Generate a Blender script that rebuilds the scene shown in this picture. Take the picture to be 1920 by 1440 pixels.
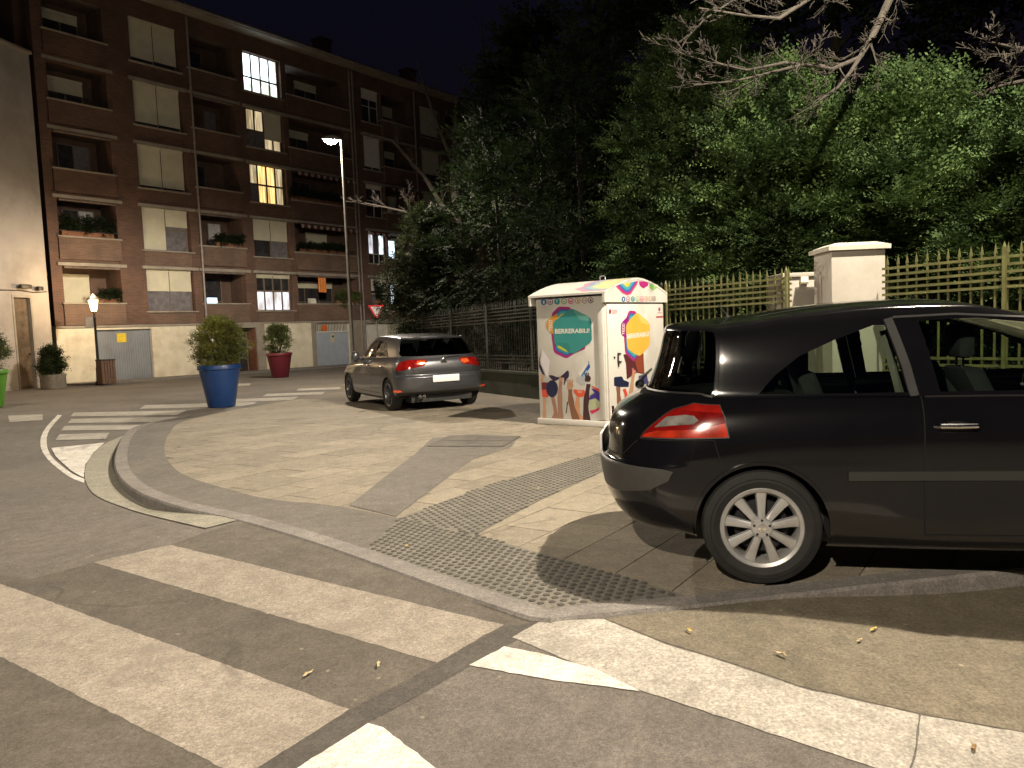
import bpy, bmesh, math, random
import numpy as np
from mathutils import Vector, Matrix, Euler
random.seed(7); RNG=np.random.default_rng(11)
R_=math.radians
SC=bpy.context.scene; COL=SC.collection
for o in list(bpy.data.objects): bpy.data.objects.remove(o)

# ------------------------------------------------------------------ camera
CAM_H=1.44; FPX=1443.0; PITCH=R_(-4.25); ROLL=R_(2.2)
cam_d=bpy.data.cameras.new('camera'); cam=bpy.data.objects.new('camera',cam_d); COL.objects.link(cam)
_f=np.array([0,math.cos(PITCH),math.sin(PITCH)]); _r0=np.array([1.,0,0]); _u0=np.cross(_r0,_f)
_r=math.cos(ROLL)*_r0-math.sin(ROLL)*_u0; _u=math.sin(ROLL)*_r0+math.cos(ROLL)*_u0
cam.matrix_world=Matrix(((_r[0],_u[0],-_f[0],0),(_r[1],_u[1],-_f[1],0),(_r[2],_u[2],-_f[2],CAM_H),(0,0,0,1)))
cam_d.sensor_width=36; cam_d.lens=FPX/1920*36; cam_d.clip_start=.05; cam_d.clip_end=2000
SC.camera=cam
# ------------------------------------------------------------------ night sky
W=bpy.data.worlds.new('World'); SC.world=W; W.use_nodes=True
nt=W.node_tree; bg=nt.nodes['Background']
sky=nt.nodes.new('ShaderNodeTexSky'); sky.sky_type='NISHITA'; sky.sun_disc=False
sky.sun_elevation=R_(-3.0); sky.sun_rotation=R_(200); sky.ozone_density=2.4; sky.dust_density=.2
nt.links.new(sky.outputs[0],bg.inputs['Color']); bg.inputs['Strength'].default_value=0.026
SC.view_settings.view_transform='Standard'; SC.view_settings.look='None'; SC.view_settings.exposure=2.05; SC.view_settings.gamma=1
SC.view_settings.use_curve_mapping=False
SC.render.engine='CYCLES'; SC.cycles.use_denoising=True; SC.cycles.max_bounces=5; SC.cycles.diffuse_bounces=3
SC.cycles.transparent_max_bounces=16; SC.cycles.sample_clamp_indirect=4.0; SC.cycles.caustics_reflective=False; SC.cycles.caustics_refractive=False
# street lamps: (base x, base y, post height, head dx, dy, watts) ; posts built further down, the last lamp is an added fill
LAMP_POWER=1400; LAMP_COL=(1.0,.87,.70)
STREET_LAMPS=[((-5.33,26.0),8.05,(-.52,-.05),700,-.06,.32),
              ((5.55,6.9),8.3,(-.95,-.75),1300,.20,.56),
              ((-4.2,-7.4),8.3,(.5,.9),820,.20,.48),
              ((-13.4,17.6),7.0,(.7,.3),25,-.10,.26)]  # added lamp out of view, put in to brighten the facades

# ------------------------------------------------------------------ ground heights and picking points on the ground
def sm(a,b,x):
    t=min(1,max(0,(x-a)/(b-a))); return t*t*(3-2*t)
def zg(y):
    t=max(0.,y-7.); return -0.0125*t*t/(t+2.)
SEG_A=np.array([-2.16,5.92]); SEG_B=np.array([.86,3.75])
def zroad(x,y):
    p=np.array([x,y]); d=SEG_B-SEG_A; t=min(1,max(0,((p-SEG_A)@d)/(d@d))); ds=np.linalg.norm(p-SEG_A-t*d)
    s=sm(.25,1.7,ds)*(1-sm(10.2,12.8,y))
    return zg(y)-0.010-0.085*s
def zpave(x,y): return zg(y)
def unproj(px,py,zf=zpave):
    d=_f+_r*(px-960)/FPX+_u*(720-py)/FPX; z=0.
    for _ in range(25):
        t=(z-CAM_H)/d[2]; p=d*t; z=zf(p[0],p[1])
    return (float(p[0]),float(p[1]))
G=lambda pts,zf=zpave:[unproj(a,b,zf) for a,b in pts]

# ------------------------------------------------------------------ helpers
def tag(o,label=None,cat=None,group=None,kind=None):
    if label: o['label']=label
    if cat: o['category']=cat
    if group: o['group']=group
    if kind: o['kind']=kind
    return o
def empty(name,loc=(0,0,0),rz=0,label=None,cat=None,group=None,kind=None):
    o=bpy.data.objects.new(name,None); COL.objects.link(o); o.location=loc; o.rotation_euler=(0,0,rz); o.empty_display_size=.2
    return tag(o,label,cat,group,kind)
def link(name,me,parent=None,mats=None):
    o=bpy.data.objects.new(name,me); COL.objects.link(o)
    if parent: o.parent=parent
    if mats is not None:
        for m in (mats if isinstance(mats,(list,tuple)) else [mats]): me.materials.append(m)
    return o
class MB:
    def __init__(s): s.v=[];s.f=[];s.m=[]
    def add(s,vs,fs,mi=0):
        b=len(s.v); s.v+= [tuple(v) for v in vs]; s.f+=[tuple(i+b for i in f) for f in fs]; s.m+=[mi]*len(fs); return s
    def box(s,x0,x1,y0,y1,z0,z1,mi=0):
        return s.add([(x0,y0,z0),(x1,y0,z0),(x1,y1,z0),(x0,y1,z0),(x0,y0,z1),(x1,y0,z1),(x1,y1,z1),(x0,y1,z1)],
              [(0,3,2,1),(4,5,6,7),(0,1,5,4),(1,2,6,5),(2,3,7,6),(3,0,4,7)],mi)
    def prism(s,poly,z0,z1,mi=0):
        n=len(poly); vs=[(p[0],p[1],z0) for p in poly]+[(p[0],p[1],z1) for p in poly]
        a=sum(poly[i][0]*poly[(i+1)%n][1]-poly[(i+1)%n][0]*poly[i][1] for i in range(n))
        fs=[(i,(i+1)%n,(i+1)%n+n,i+n) for i in range(n)]+[tuple(range(n,2*n)),tuple(reversed(range(n)))]
        if a<0: fs=[tuple(reversed(f)) for f in fs]
        return s.add(vs,fs,mi)
    def tube(s,pts,rad,n=8,mi=0,cap=True):
        pts=[Vector(p) for p in pts]; k=len(pts)
        if not isinstance(rad,(list,tuple)): rad=[rad]*k
        vs=[];ref=Vector((0,0,1))
        for i,p in enumerate(pts):
            d=(pts[min(i+1,k-1)]-pts[max(i-1,0)]).normalized()
            a=d.cross(ref) if abs(d.dot(ref))<.95 else d.cross(Vector((1,0,0)))
            a.normalize(); b=d.cross(a); 
            for j in range(n):
                t=2*math.pi*j/n; vs.append(p+(a*math.cos(t)+b*math.sin(t))*rad[i])
        fs=[(i*n+j,i*n+(j+1)%n,(i+1)*n+(j+1)%n,(i+1)*n+j) for i in range(k-1) for j in range(n)]
        if cap: fs+=[tuple(reversed(range(n))),tuple(range((k-1)*n,k*n))]
        return s.add(vs,fs,mi)
    def lathe(s,prof,n=24,mi=0,ax='z',c=(0,0,0),cap=False):
        vs=[]
        for r,h in prof:
            for j in range(n):
                t=2*math.pi*j/n; a,b=r*math.cos(t),r*math.sin(t)
                vs.append((c[0]+a,c[1]+b,c[2]+h) if ax=='z' else (c[0]+a,c[1]+h,c[2]+b))
        k=len(prof); fs=[(i*n+j,i*n+(j+1)%n,(i+1)*n+(j+1)%n,(i+1)*n+j) for i in range(k-1) for j in range(n)]
        if ax!='z': fs=[tuple(reversed(f)) for f in fs]
        if cap: fs+=[tuple(range((k-1)*n,k*n))] if ax=='z' else [tuple(reversed(range((k-1)*n,k*n)))]
        return s.add(vs,fs,mi)
    def mesh(s,name='m',smooth=False):
        me=bpy.data.meshes.new(name); me.from_pydata(s.v,[],s.f); me.polygons.foreach_set('material_index',s.m)
        me.update()
        if smooth: shade(me)
        return me
    def build(s,name,mats,parent=None,smooth=False,bevel=0):
        me=s.mesh(name,smooth)
        if bevel:
            bm=bmesh.new(); bm.from_mesh(me); bmesh.ops.remove_doubles(bm,verts=bm.verts,dist=1e-5)
            es=[e for e in bm.edges if len(e.link_faces)==2 and e.calc_face_angle(0)>.5]
            bmesh.ops.bevel(bm,geom=es,offset=bevel,segments=2,affect='EDGES',profile=.5); bm.to_mesh(me); bm.free(); shade(me,40)
        return link(name,me,parent,mats)
def shade(me,ang=35):
    me.polygons.foreach_set('use_smooth',[True]*len(me.polygons))
    try: me.set_sharp_from_angle(angle=R_(ang))
    except Exception: pass

# ------------------------------------------------------------------ materials
MC={}
def N(nt,t,**k):
    n=nt.nodes.new(t)
    for a,b in k.items(): setattr(n,a,b)
    return n
def pm(name,col,rough=.6,metal=0,var=.12,scale=6.,bump=0.,bscale=80.,coat=0,emit=None,estr=0,alpha=1,world=False,spec=.5,dirt=None,dscale=1.5):
    if name in MC: return MC[name]
    m=bpy.data.materials.new(name); m.use_nodes=True; t=m.node_tree; b=t.nodes['Principled BSDF']
    b.inputs['Roughness'].default_value=rough; b.inputs['Metallic'].default_value=metal; b.inputs['Coat Weight'].default_value=coat
    b.inputs['Coat Roughness'].default_value=.04; b.inputs['Alpha'].default_value=alpha; b.inputs['Specular IOR Level'].default_value=spec
    tc=N(t,'ShaderNodeTexCoord'); 
    if world: src=N(t,'ShaderNodeNewGeometry').outputs['Position']
    else: src=tc.outputs['Object']
    c=Vector(col[:3])
    nz=N(t,'ShaderNodeTexNoise'); nz.inputs['Scale'].default_value=scale; nz.inputs['Detail'].default_value=6; t.links.new(src,nz.inputs['Vector'])
    rp=N(t,'ShaderNodeValToRGB'); rp.color_ramp.elements[0].position=.3; rp.color_ramp.elements[1].position=.7
    rp.color_ramp.elements[0].color=(*(c*(1-var)),1); rp.color_ramp.elements[1].color=(*(c*(1+var)),1)
    t.links.new(nz.outputs['Fac'],rp.inputs['Fac']); out=rp.outputs['Color']
    if dirt:
        n2=N(t,'ShaderNodeTexNoise'); n2.inputs['Scale'].default_value=dscale; n2.inputs['Detail'].default_value=8; n2.inputs['Roughness'].default_value=.65; t.links.new(src,n2.inputs['Vector'])
        r2=N(t,'ShaderNodeValToRGB'); r2.color_ramp.elements[0].position=.48; r2.color_ramp.elements[1].position=.72
        r2.color_ramp.elements[0].color=(0,0,0,1); r2.color_ramp.elements[1].color=(1,1,1,1)
        mx=N(t,'ShaderNodeMix',data_type='RGBA'); t.links.new(n2.outputs['Fac'],r2.inputs['Fac']); t.links.new(r2.outputs['Color'],mx.inputs['Factor'])
        t.links.new(out,mx.inputs['A']); mx.inputs['B'].default_value=(*dirt,1); out=mx.outputs['Result']
    t.links.new(out,b.inputs['Base Color'])
    if bump:
        n3=N(t,'ShaderNodeTexNoise'); n3.inputs['Scale'].default_value=bscale; n3.inputs['Detail'].default_value=4; t.links.new(src,n3.inputs['Vector'])
        bp=N(t,'ShaderNodeBump'); bp.inputs['Strength'].default_value=bump; bp.inputs['Distance'].default_value=.01
        t.links.new(n3.outputs['Fac'],bp.inputs['Height']); t.links.new(bp.outputs['Normal'],b.inputs['Normal'])
    if emit: b.inputs['Emission Color'].default_value=(*emit,1); b.inputs['Emission Strength'].default_value=estr
    MC[name]=m; return m
def glassmat(name,tint,op,rough=.03):
    if name in MC: return MC[name]
    m=bpy.data.materials.new(name); m.use_nodes=True; t=m.node_tree; t.nodes.clear()
    out=N(t,'ShaderNodeOutputMaterial'); tr=N(t,'ShaderNodeBsdfTransparent'); gl=N(t,'ShaderNodeBsdfGlossy'); mx=N(t,'ShaderNodeMixShader'); fr=N(t,'ShaderNodeFresnel'); fr.inputs['IOR'].default_value=1.5
    ns=N(t,'ShaderNodeTexNoise'); ns.inputs['Scale'].default_value=3; rr=N(t,'ShaderNodeMapRange'); rr.inputs['To Min'].default_value=rough; rr.inputs['To Max'].default_value=rough*2.5
    t.links.new(ns.outputs['Fac'],rr.inputs['Value']); t.links.new(rr.outputs['Result'],gl.inputs['Roughness'])
    tr.inputs['Color'].default_value=(*tint,1); gl.inputs['Color'].default_value=(1,1,1,1)
    t.links.new(fr.outputs['Fac'],mx.inputs['Fac']); t.links.new(tr.outputs['BSDF'],mx.inputs[1]); t.links.new(gl.outputs['BSDF'],mx.inputs[2]); t.links.new(mx.outputs['Shader'],out.inputs['Surface'])
    MC[name]=m; return m
def asphalt(name,base,patch,speck,ps=.55,grain=140,bump=.5,wear=None,crack=.55):
    m=bpy.data.materials.new(name); m.use_nodes=True; t=m.node_tree; b=t.nodes['Principled BSDF']; b.inputs['Roughness'].default_value=.85; b.inputs['Specular IOR Level'].default_value=.35
    pos=N(t,'ShaderNodeNewGeometry').outputs['Position']
    def noise(s,d=6,r=.6):
        n=N(t,'ShaderNodeTexNoise'); n.inputs['Scale'].default_value=s; n.inputs['Detail'].default_value=d; n.inputs['Roughness'].default_value=r; t.links.new(pos,n.inputs['Vector']); return n.outputs['Fac']
    def ramp(f,a,b_,ca,cb):
        r=N(t,'ShaderNodeValToRGB'); e=r.color_ramp.elements; e[0].position=a; e[1].position=b_; e[0].color=(*ca,1); e[1].color=(*cb,1); t.links.new(f,r.inputs['Fac']); return r.outputs['Color']
    def mix(f,A,B,mode='MIX'):
        x=N(t,'ShaderNodeMix',data_type='RGBA',blend_type=mode); 
        if isinstance(f,float): x.inputs['Factor'].default_value=f
        else: t.links.new(f,x.inputs['Factor'])
        t.links.new(A,x.inputs['A']); 
        if isinstance(B,tuple): x.inputs['B'].default_value=(*B,1)
        else: t.links.new(B,x.inputs['B'])
        return x.outputs['Result']
    c=ramp(noise(ps,7,.65),.35,.68,base,patch)
    g=ramp(noise(grain,3,.7),.3,.7,(.62,.62,.62),(1.3,1.3,1.3)); c=mix(1.0,c,g,'MULTIPLY')
    g2=ramp(noise(9,5,.6),.35,.7,(.84,.84,.84),(1.12,1.12,1.12)); c=mix(1.0,c,g2,'MULTIPLY'); g3=ramp(noise(46,3,.75),.38,.66,(.80,.80,.80),(1.16,1.16,1.16)); c=mix(1.0,c,g3,'MULTIPLY')
    v=N(t,'ShaderNodeTexVoronoi'); v.inputs['Scale'].default_value=5.5; t.links.new(pos,v.inputs['Vector'])
    c=mix(ramp(v.outputs['Distance'],.03,.075,(.8,.8,.8),(0,0,0)),c,speck)
    if wear: c=mix(ramp(noise(2.3,9,.75),.55,.66,(0,0,0),(.75,.75,.75)),c,wear)
    if crack:
        wv=N(t,'ShaderNodeTexNoise'); wv.inputs['Scale'].default_value=2.2; wv.inputs['Detail'].default_value=5; t.links.new(pos,wv.inputs['Vector'])
        wa=N(t,'ShaderNodeMix',data_type='RGBA',blend_type='ADD'); wa.inputs['Factor'].default_value=.35; t.links.new(pos,wa.inputs['A']); t.links.new(wv.outputs['Color'],wa.inputs['B'])
        cv_=N(t,'ShaderNodeTexVoronoi',feature='DISTANCE_TO_EDGE'); cv_.inputs['Scale'].default_value=crack; t.links.new(wa.outputs['Result'],cv_.inputs['Vector'])
        cr=ramp(cv_.outputs['Distance'],.0,.012,(.55,.55,.55),(0,0,0)); mk=ramp(noise(.7,2),.50,.60,(0,0,0),(1,1,1))
        mm=N(t,'ShaderNodeMath',operation='MULTIPLY'); t.links.new(cr,mm.inputs[0]); t.links.new(mk,mm.inputs[1]); c=mix(mm.outputs[0],c,tuple(v*.35 for v in base))
        c=mix(ramp(noise(1.7,8,.7),.60,.74,(0,0,0),(.45,.45,.45)),c,tuple(v*.55 for v in base))
    t.links.new(c,b.inputs['Base Color'])
    bp=N(t,'ShaderNodeBump'); bp.inputs['Strength'].default_value=bump; bp.inputs['Distance'].default_value=.004; t.links.new(noise(grain*1.3,3,.7),bp.inputs['Height']); t.links.new(bp.outputs['Normal'],b.inputs['Normal'])
    MC[name]=m; return m
def brickmat(name,c1,c2,mort,scale=1.0,world=False):
    m=bpy.data.materials.new(name); m.use_nodes=True; t=m.node_tree; b=t.nodes['Principled BSDF']; b.inputs['Roughness'].default_value=.85
    tc=N(t,'ShaderNodeTexCoord'); sp=N(t,'ShaderNodeSeparateXYZ'); t.links.new(tc.outputs['Object'],sp.inputs[0])
    ad=N(t,'ShaderNodeMath',operation='ADD'); t.links.new(sp.outputs['X'],ad.inputs[0]); t.links.new(sp.outputs['Y'],ad.inputs[1])
    cb=N(t,'ShaderNodeCombineXYZ'); t.links.new(ad.outputs[0],cb.inputs['X']); t.links.new(sp.outputs['Z'],cb.inputs['Y'])
    br=N(t,'ShaderNodeTexBrick'); t.links.new(cb.outputs[0],br.inputs['Vector']); br.inputs['Scale'].default_value=1; br.inputs['Brick Width'].default_value=.25*scale; br.inputs['Row Height'].default_value=.07*scale
    br.inputs['Mortar Size'].default_value=.007*scale; br.inputs['Color1'].default_value=(*c1,1); br.inputs['Color2'].default_value=(*c2,1); br.inputs['Mortar'].default_value=(*mort,1)
    nz=N(t,'ShaderNodeTexNoise'); nz.inputs['Scale'].default_value=.9; nz.inputs['Detail'].default_value=8; t.links.new(tc.outputs['Object'],nz.inputs['Vector'])
    rp=N(t,'ShaderNodeValToRGB'); rp.color_ramp.elements[0].position=.3; rp.color_ramp.elements[1].position=.7; rp.color_ramp.elements[0].color=(.7,.7,.7,1); rp.color_ramp.elements[1].color=(1.2,1.15,1.1,1); t.links.new(nz.outputs['Fac'],rp.inputs['Fac'])
    mx=N(t,'ShaderNodeMix',data_type='RGBA',blend_type='MULTIPLY'); mx.inputs['Factor'].default_value=1; t.links.new(br.outputs['Color'],mx.inputs['A']); t.links.new(rp.outputs['Color'],mx.inputs['B']); t.links.new(mx.outputs['Result'],b.inputs['Base Color'])
    bp=N(t,'ShaderNodeBump'); bp.inputs['Strength'].default_value=.5; bp.inputs['Distance'].default_value=.01; t.links.new(br.outputs['Fac'],bp.inputs['Height']); bp.invert=True; t.links.new(bp.outputs['Normal'],b.inputs['Normal'])
    MC[name]=m; return m
def leafmat(name,c1,c2,c3):
    m=bpy.data.materials.new(name); m.use_nodes=True; t=m.node_tree; b=t.nodes['Principled BSDF']; b.inputs['Roughness'].default_value=.75; b.inputs['Specular IOR Level'].default_value=.25
    g=N(t,'ShaderNodeNewGeometry'); rp=N(t,'ShaderNodeValToRGB'); e=rp.color_ramp.elements; e[0].color=(*c1,1); e[1].color=(*c3,1); e[1].position=.95; x=e.new(.55); x.color=(*c2,1)
    t.links.new(g.outputs['Random Per Island'],rp.inputs['Fac'])
    nz=N(t,'ShaderNodeTexNoise'); nz.inputs['Scale'].default_value=1.3; nz.inputs['Detail'].default_value=4; t.links.new(g.outputs['Position'],nz.inputs['Vector'])
    r2=N(t,'ShaderNodeValToRGB'); r2.color_ramp.elements[0].position=.35; r2.color_ramp.elements[1].position=.68; r2.color_ramp.elements[0].color=(.55,.6,.55,1); r2.color_ramp.elements[1].color=(1.4,1.35,1.1,1); t.links.new(nz.outputs['Fac'],r2.inputs['Fac'])
    mx=N(t,'ShaderNodeMix',data_type='RGBA',blend_type='MULTIPLY'); mx.inputs['Factor'].default_value=1; t.links.new(rp.outputs['Color'],mx.inputs['A']); t.links.new(r2.outputs['Color'],mx.inputs['B'])
    t.links.new(mx.outputs['Result'],b.inputs['Base Color'])
    tl=N(t,'ShaderNodeBsdfTranslucent'); t.links.new(mx.outputs['Result'],tl.inputs['Color']); ms=N(t,'ShaderNodeMixShader'); ms.inputs[0].default_value=.25
    t.links.new(b.outputs[0],ms.inputs[1]); t.links.new(tl.outputs[0],ms.inputs[2]); t.links.new(ms.outputs[0],t.nodes['Material Output'].inputs['Surface'])
    MC[name]=m; return m

# ------------------------------------------------------------------ draped ground pieces
def drape(poly,zf,off,cell=.25,thick=0,big=False):
    """flat outline cut on a grid and laid on the ground height zf"""
    bm=bmesh.new(); vs=[bm.verts.new((x,y,0)) for x,y in poly]; bm.faces.new(vs); bm.normal_update()
    if bm.faces[:][0].normal.z<0: bmesh.ops.reverse_faces(bm,faces=bm.faces[:])
    if len(poly)>4: bmesh.ops.triangulate(bm,faces=bm.faces[:])
    xs=[p[0] for p in poly]; ys=[p[1] for p in poly]
    for ax,lo,hi in ((0,min(xs),max(xs)),(1,min(ys),max(ys))):
        c=math.floor(lo/cell)*cell+cell
        while c<hi:
            no=(1,0,0) if ax==0 else (0,1,0); co=(c,0,0) if ax==0 else (0,c,0)
            bmesh.ops.bisect_plane(bm,geom=bm.verts[:]+bm.edges[:]+bm.faces[:],dist=1e-5,plane_co=co,plane_no=no); c+=cell
    if zf is zroad:      # same diagonals as the road sheet, so the two never cross
        k=math.floor((min(p[0]-p[1] for p in poly))/cell); hi=max(p[0]-p[1] for p in poly)
        while k*cell<hi and hi-k*cell<60:
            bmesh.ops.bisect_plane(bm,geom=bm.verts[:]+bm.edges[:]+bm.faces[:],dist=1e-5,plane_co=(k*cell,0,0),plane_no=(.70711,-.70711,0)); k+=1
    for v in bm.verts: v.co.z=zf(v.co.x,v.co.y)+off
    if thick:
        be=[e for e in bm.edges if e.is_boundary]; r=bmesh.ops.extrude_edge_only(bm,edges=be)
        for v in [g for g in r['geom'] if isinstance(g,bmesh.types.BMVert)]: v.co.z-=thick
        bmesh.ops.recalc_face_normals(bm,faces=bm.faces[:])
    me=bpy.data.meshes.new('sheet'); bm.to_mesh(me); bm.free(); return me
def smooth_line(pts,n=6):
    out=[]; P=[np.array(p,float) for p in pts]
    for i in range(len(P)-1):
        p0=P[max(i-1,0)];p1=P[i];p2=P[i+1];p3=P[min(i+2,len(P)-1)]
        for k in range(n):
            t=k/n; out.append(tuple(.5*((2*p1)+(-p0+p2)*t+(2*p0-5*p1+4*p2-p3)*t*t+(-p0+3*p1-3*p2+p3)*t**3)))
    out.append(tuple(P[-1])); return out
def offset_line(pts,d):
    P=[np.array(p) for p in pts]; o=[]
    for i,p in enumerate(P):
        t=P[min(i+1,len(P)-1)]-P[max(i-1,0)]; t/=np.linalg.norm(t); o.append((p[0]-t[1]*d,p[1]+t[0]*d))
    return o

M_road=asphalt('asphalt',(.125,.111,.097),(.175,.156,.136),(.30,.26,.2))
M_road2=asphalt('crossing_asphalt',(.095,.083,.068),(.135,.118,.096),(.26,.23,.18),ps=1.2)
M_jstrip=asphalt('joint_asphalt',(.075,.066,.058),(.10,.09,.078),(.15,.14,.12),ps=2)
M_olive=asphalt('worn_concrete',(.145,.126,.092),(.20,.172,.122),(.35,.30,.2),ps=.8,grain=90)
M_stripe=asphalt('crossing_concrete',(.27,.236,.195),(.345,.302,.25),(.40,.37,.32),ps=1.1,grain=110,wear=(.21,.18,.15))
M_band=asphalt('pale_concrete',(.35,.325,.28),(.47,.44,.385),(.5,.48,.43),ps=1.6,grain=80,wear=(.25,.23,.20))
M_gutter=asphalt('gutter_concrete',(.27,.26,.205),(.33,.31,.25),(.4,.38,.3),ps=1.4,grain=90)
M_white=asphalt('road_paint',(.62,.59,.53),(.75,.72,.66),(.5,.47,.42),ps=3,grain=120,wear=(.30,.27,.23))
M_wornw=asphalt('worn_road_paint',(.34,.32,.28),(.44,.42,.37),(.3,.28,.25),ps=3,grain=120,wear=(.2,.18,.15))
M_kerb=asphalt('kerb_concrete',(.19,.175,.16),(.25,.23,.21),(.3,.28,.25),ps=2.5,grain=110)
M_dband=asphalt('grey_concrete_band',(.125,.112,.098),(.165,.15,.13),(.26,.24,.2),ps=1.2,grain=100)
M_joint=asphalt('joint_mortar',(.16,.14,.11),(.20,.17,.135),(.2,.18,.14))
M_tact=asphalt('tactile_concrete',(.15,.14,.118),(.19,.175,.145),(.25,.23,.2),ps=2,grain=120)
M_dome=asphalt('tactile_dome',(.075,.068,.058),(.095,.088,.074),(.12,.11,.09),ps=3,grain=120)
M_patch=asphalt('cover_concrete',(.10,.092,.078),(.14,.125,.105),(.24,.22,.18),ps=3,grain=60)
def tilemat():
    m=asphalt('paving_tile_stone',(.235,.205,.155),(.30,.262,.20),(.34,.31,.25),ps=1.1,grain=130,wear=(.19,.168,.13)); t=m.node_tree; b=t.nodes['Principled BSDF']
    src=b.inputs['Base Color'].links[0].from_socket; oi=N(t,'ShaderNodeObjectInfo'); r=N(t,'ShaderNodeMapRange'); r.inputs['To Min'].default_value=.84; r.inputs['To Max'].default_value=1.12; t.links.new(oi.outputs['Random'],r.inputs['Value'])
    mx=N(t,'ShaderNodeMix',data_type='RGBA',blend_type='MULTIPLY'); mx.inputs['Factor'].default_value=1; t.links.new(src,mx.inputs['A']); t.links.new(r.outputs['Result'],mx.inputs['B']); t.links.new(mx.outputs['Result'],b.inputs['Base Color']); return m
M_tile=tilemat()

# ================================================================== GROUND
# road sheet: fine near the camera, coarse to the horizon
def grid_mesh(xs,ys,zf,off=0):
    vs=[(x,y,zf(x,y)+off) for y in ys for x in xs]; n=len(xs)
    fs=[(j*n+i,j*n+i+1,(j+1)*n+i+1,(j+1)*n+i) for j in range(len(ys)-1) for i in range(n-1)]
    fs=[t for f in fs for t in ((f[0],f[1],f[2]),(f[0],f[2],f[3]))]
    me=bpy.data.meshes.new('grid'); me.from_pydata(vs,[],fs); me.update(); return me
xs=[-700,-300,-120,-60,-40,-30]+list(np.arange(-24,-6,.25))+list(np.arange(-6,4.5,.125))+list(np.arange(4.5,12.01,.25))+[16,24,40,80,200,700]
ys=[-300,-100,-40,-20,-10]+list(np.arange(-6,1,.25))+list(np.arange(1,9,.125))+list(np.arange(9,20.01,.25))+list(np.arange(21,60,1.))+[80,120,200,400,900]
road=link('road',grid_mesh(xs,ys,zroad),None,M_road); tag(road,kind='structure')

def roughen(poly,step=.04,amp=.0022):
    out=[]; n=len(poly)
    for i in range(n):
        a=np.array(poly[i]); b=np.array(poly[(i+1)%n]); L=np.linalg.norm(b-a); k=max(1,min(60,int(L/step))); t=(b-a)/max(L,1e-6); out.append(tuple(a))
        for j in range(1,k): w=random.gauss(0,amp); out.append(tuple(a+(b-a)*j/k+np.array([-t[1],t[0]])*w))
    return out
def stripe(name,px,mat,off=.006,zf=zroad,parent=road,smooth=False,label=None):
    if mat in (M_stripe,M_white,M_band) and min(p[1] for p in px)<9: px=roughen(px)
    near=min(math.hypot(*p) for p in px)<7; o=link(name,drape(px,zf,off,.125 if near else .25),parent,mat)
    if label: o['label']=label
    return o
# near crossing
stripe('crossing_surface',G([(-420,1015),(60,1085),(175,1055),(320,1022),(452,978),(640,1033),(850,1114),(1008,1168),(945,1210),(880,1250),(690,1355),(480,1447),(380,1500),(-900,1500)],zroad),M_road2,.001)
stripe('zebra_stripe',G([(175,1055),(320,1022),(945,1172),(820,1243)],zroad),M_stripe,.002)
stripe('zebra_stripe',G([(-160,1037),(0,1095),(655,1330),(462,1452),(415,1440),(0,1232),(-330,1075)],zroad),M_stripe,.002)
stripe('joint_strip',G([(948,1174),(1006,1168),(985,1192),(880,1250),(690,1355),(560,1440),(500,1476),(430,1476),(480,1438),(655,1331),(820,1244)],zroad),M_jstrip,.0015)
stripe('concrete_strip',G([(960,1196),(1010,1167),(1130,1161),(1250,1210),(1500,1290),(1722,1341),(1712,1420),(1700,1452),(1640,1440),(1400,1360),(1205,1297),(1060,1237)],zroad),M_band,.0025)
stripe('concrete_strip',G([(1727,1342),(1920,1375),(2100,1402),(2200,1520),(1705,1454),(1717,1421)],zroad),M_band,.0025)
stripe('painted_arrow_tip',G([(880,1248),(945,1213),(1010,1225),(1120,1257),(1200,1297),(1040,1277)],zroad),M_white,.0035)
stripe('painted_line',G([(500,1478),(690,1357),(718,1365),(815,1440),(858,1478)],zroad),M_white,.0035)
stripe('worn_apron',G([(1134,1160),(1300,1142),(1600,1118),(1920,1092),(2500,1040),(2700,1450),(2100,1400),(1920,1373),(1725,1338),(1500,1287),(1250,1206)],zroad),M_olive,.0015)
# far crossing: stripes recede past the blue planter
for q in ([(112,815),(205,812),(198,824),(104,826)],[(122,799),(278,797),(270,806),(114,808)],[(134,786),(335,782),(300,792),(127,794)],
          [(138,774),(350,770),(330,779),(133,781)],[(272,760),(482,754),(470,762),(262,767)],[(442,749),(560,744),(550,750),(432,755)],[(500,739),(610,735),(604,740),(492,744)],[(560,729),(640,726),(636,730),(556,733)],
          [(15,780),(80,777),(80,788),(18,792)],[(400,722),(470,719),(468,723),(396,726)]):
    stripe('zebra_stripe',G(q,zroad),M_wornw,.007)
ol=smooth_line([(108,778),(82,808),(76,835),(90,862),(128,893),(158,906)],5); il=smooth_line([(116,779),(92,808),(88,835),(100,860),(135,888),(158,898)],5)
stripe('painted_line',G(ol+il[::-1],zroad),M_white,.0035)
stripe('painted_wedge',G([(96,841),(196,831),(175,850),(160,872),(157,897),(134,884),(104,856)],zroad),M_white,.010)
# light gutter along the kerb on the left curve
go=smooth_line([(238,815),(192,836),(164,868),(160,900),(180,930),(240,955),(300,972),(385,992)],4)+[(452,975)]
gi=smooth_line([(238,820),(216,845),(210,868),(218,893),(250,922),(320,948),(400,963)],4)
stripe('gutter',G(go+gi[::-1],zroad),M_gutter,.008)

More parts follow.
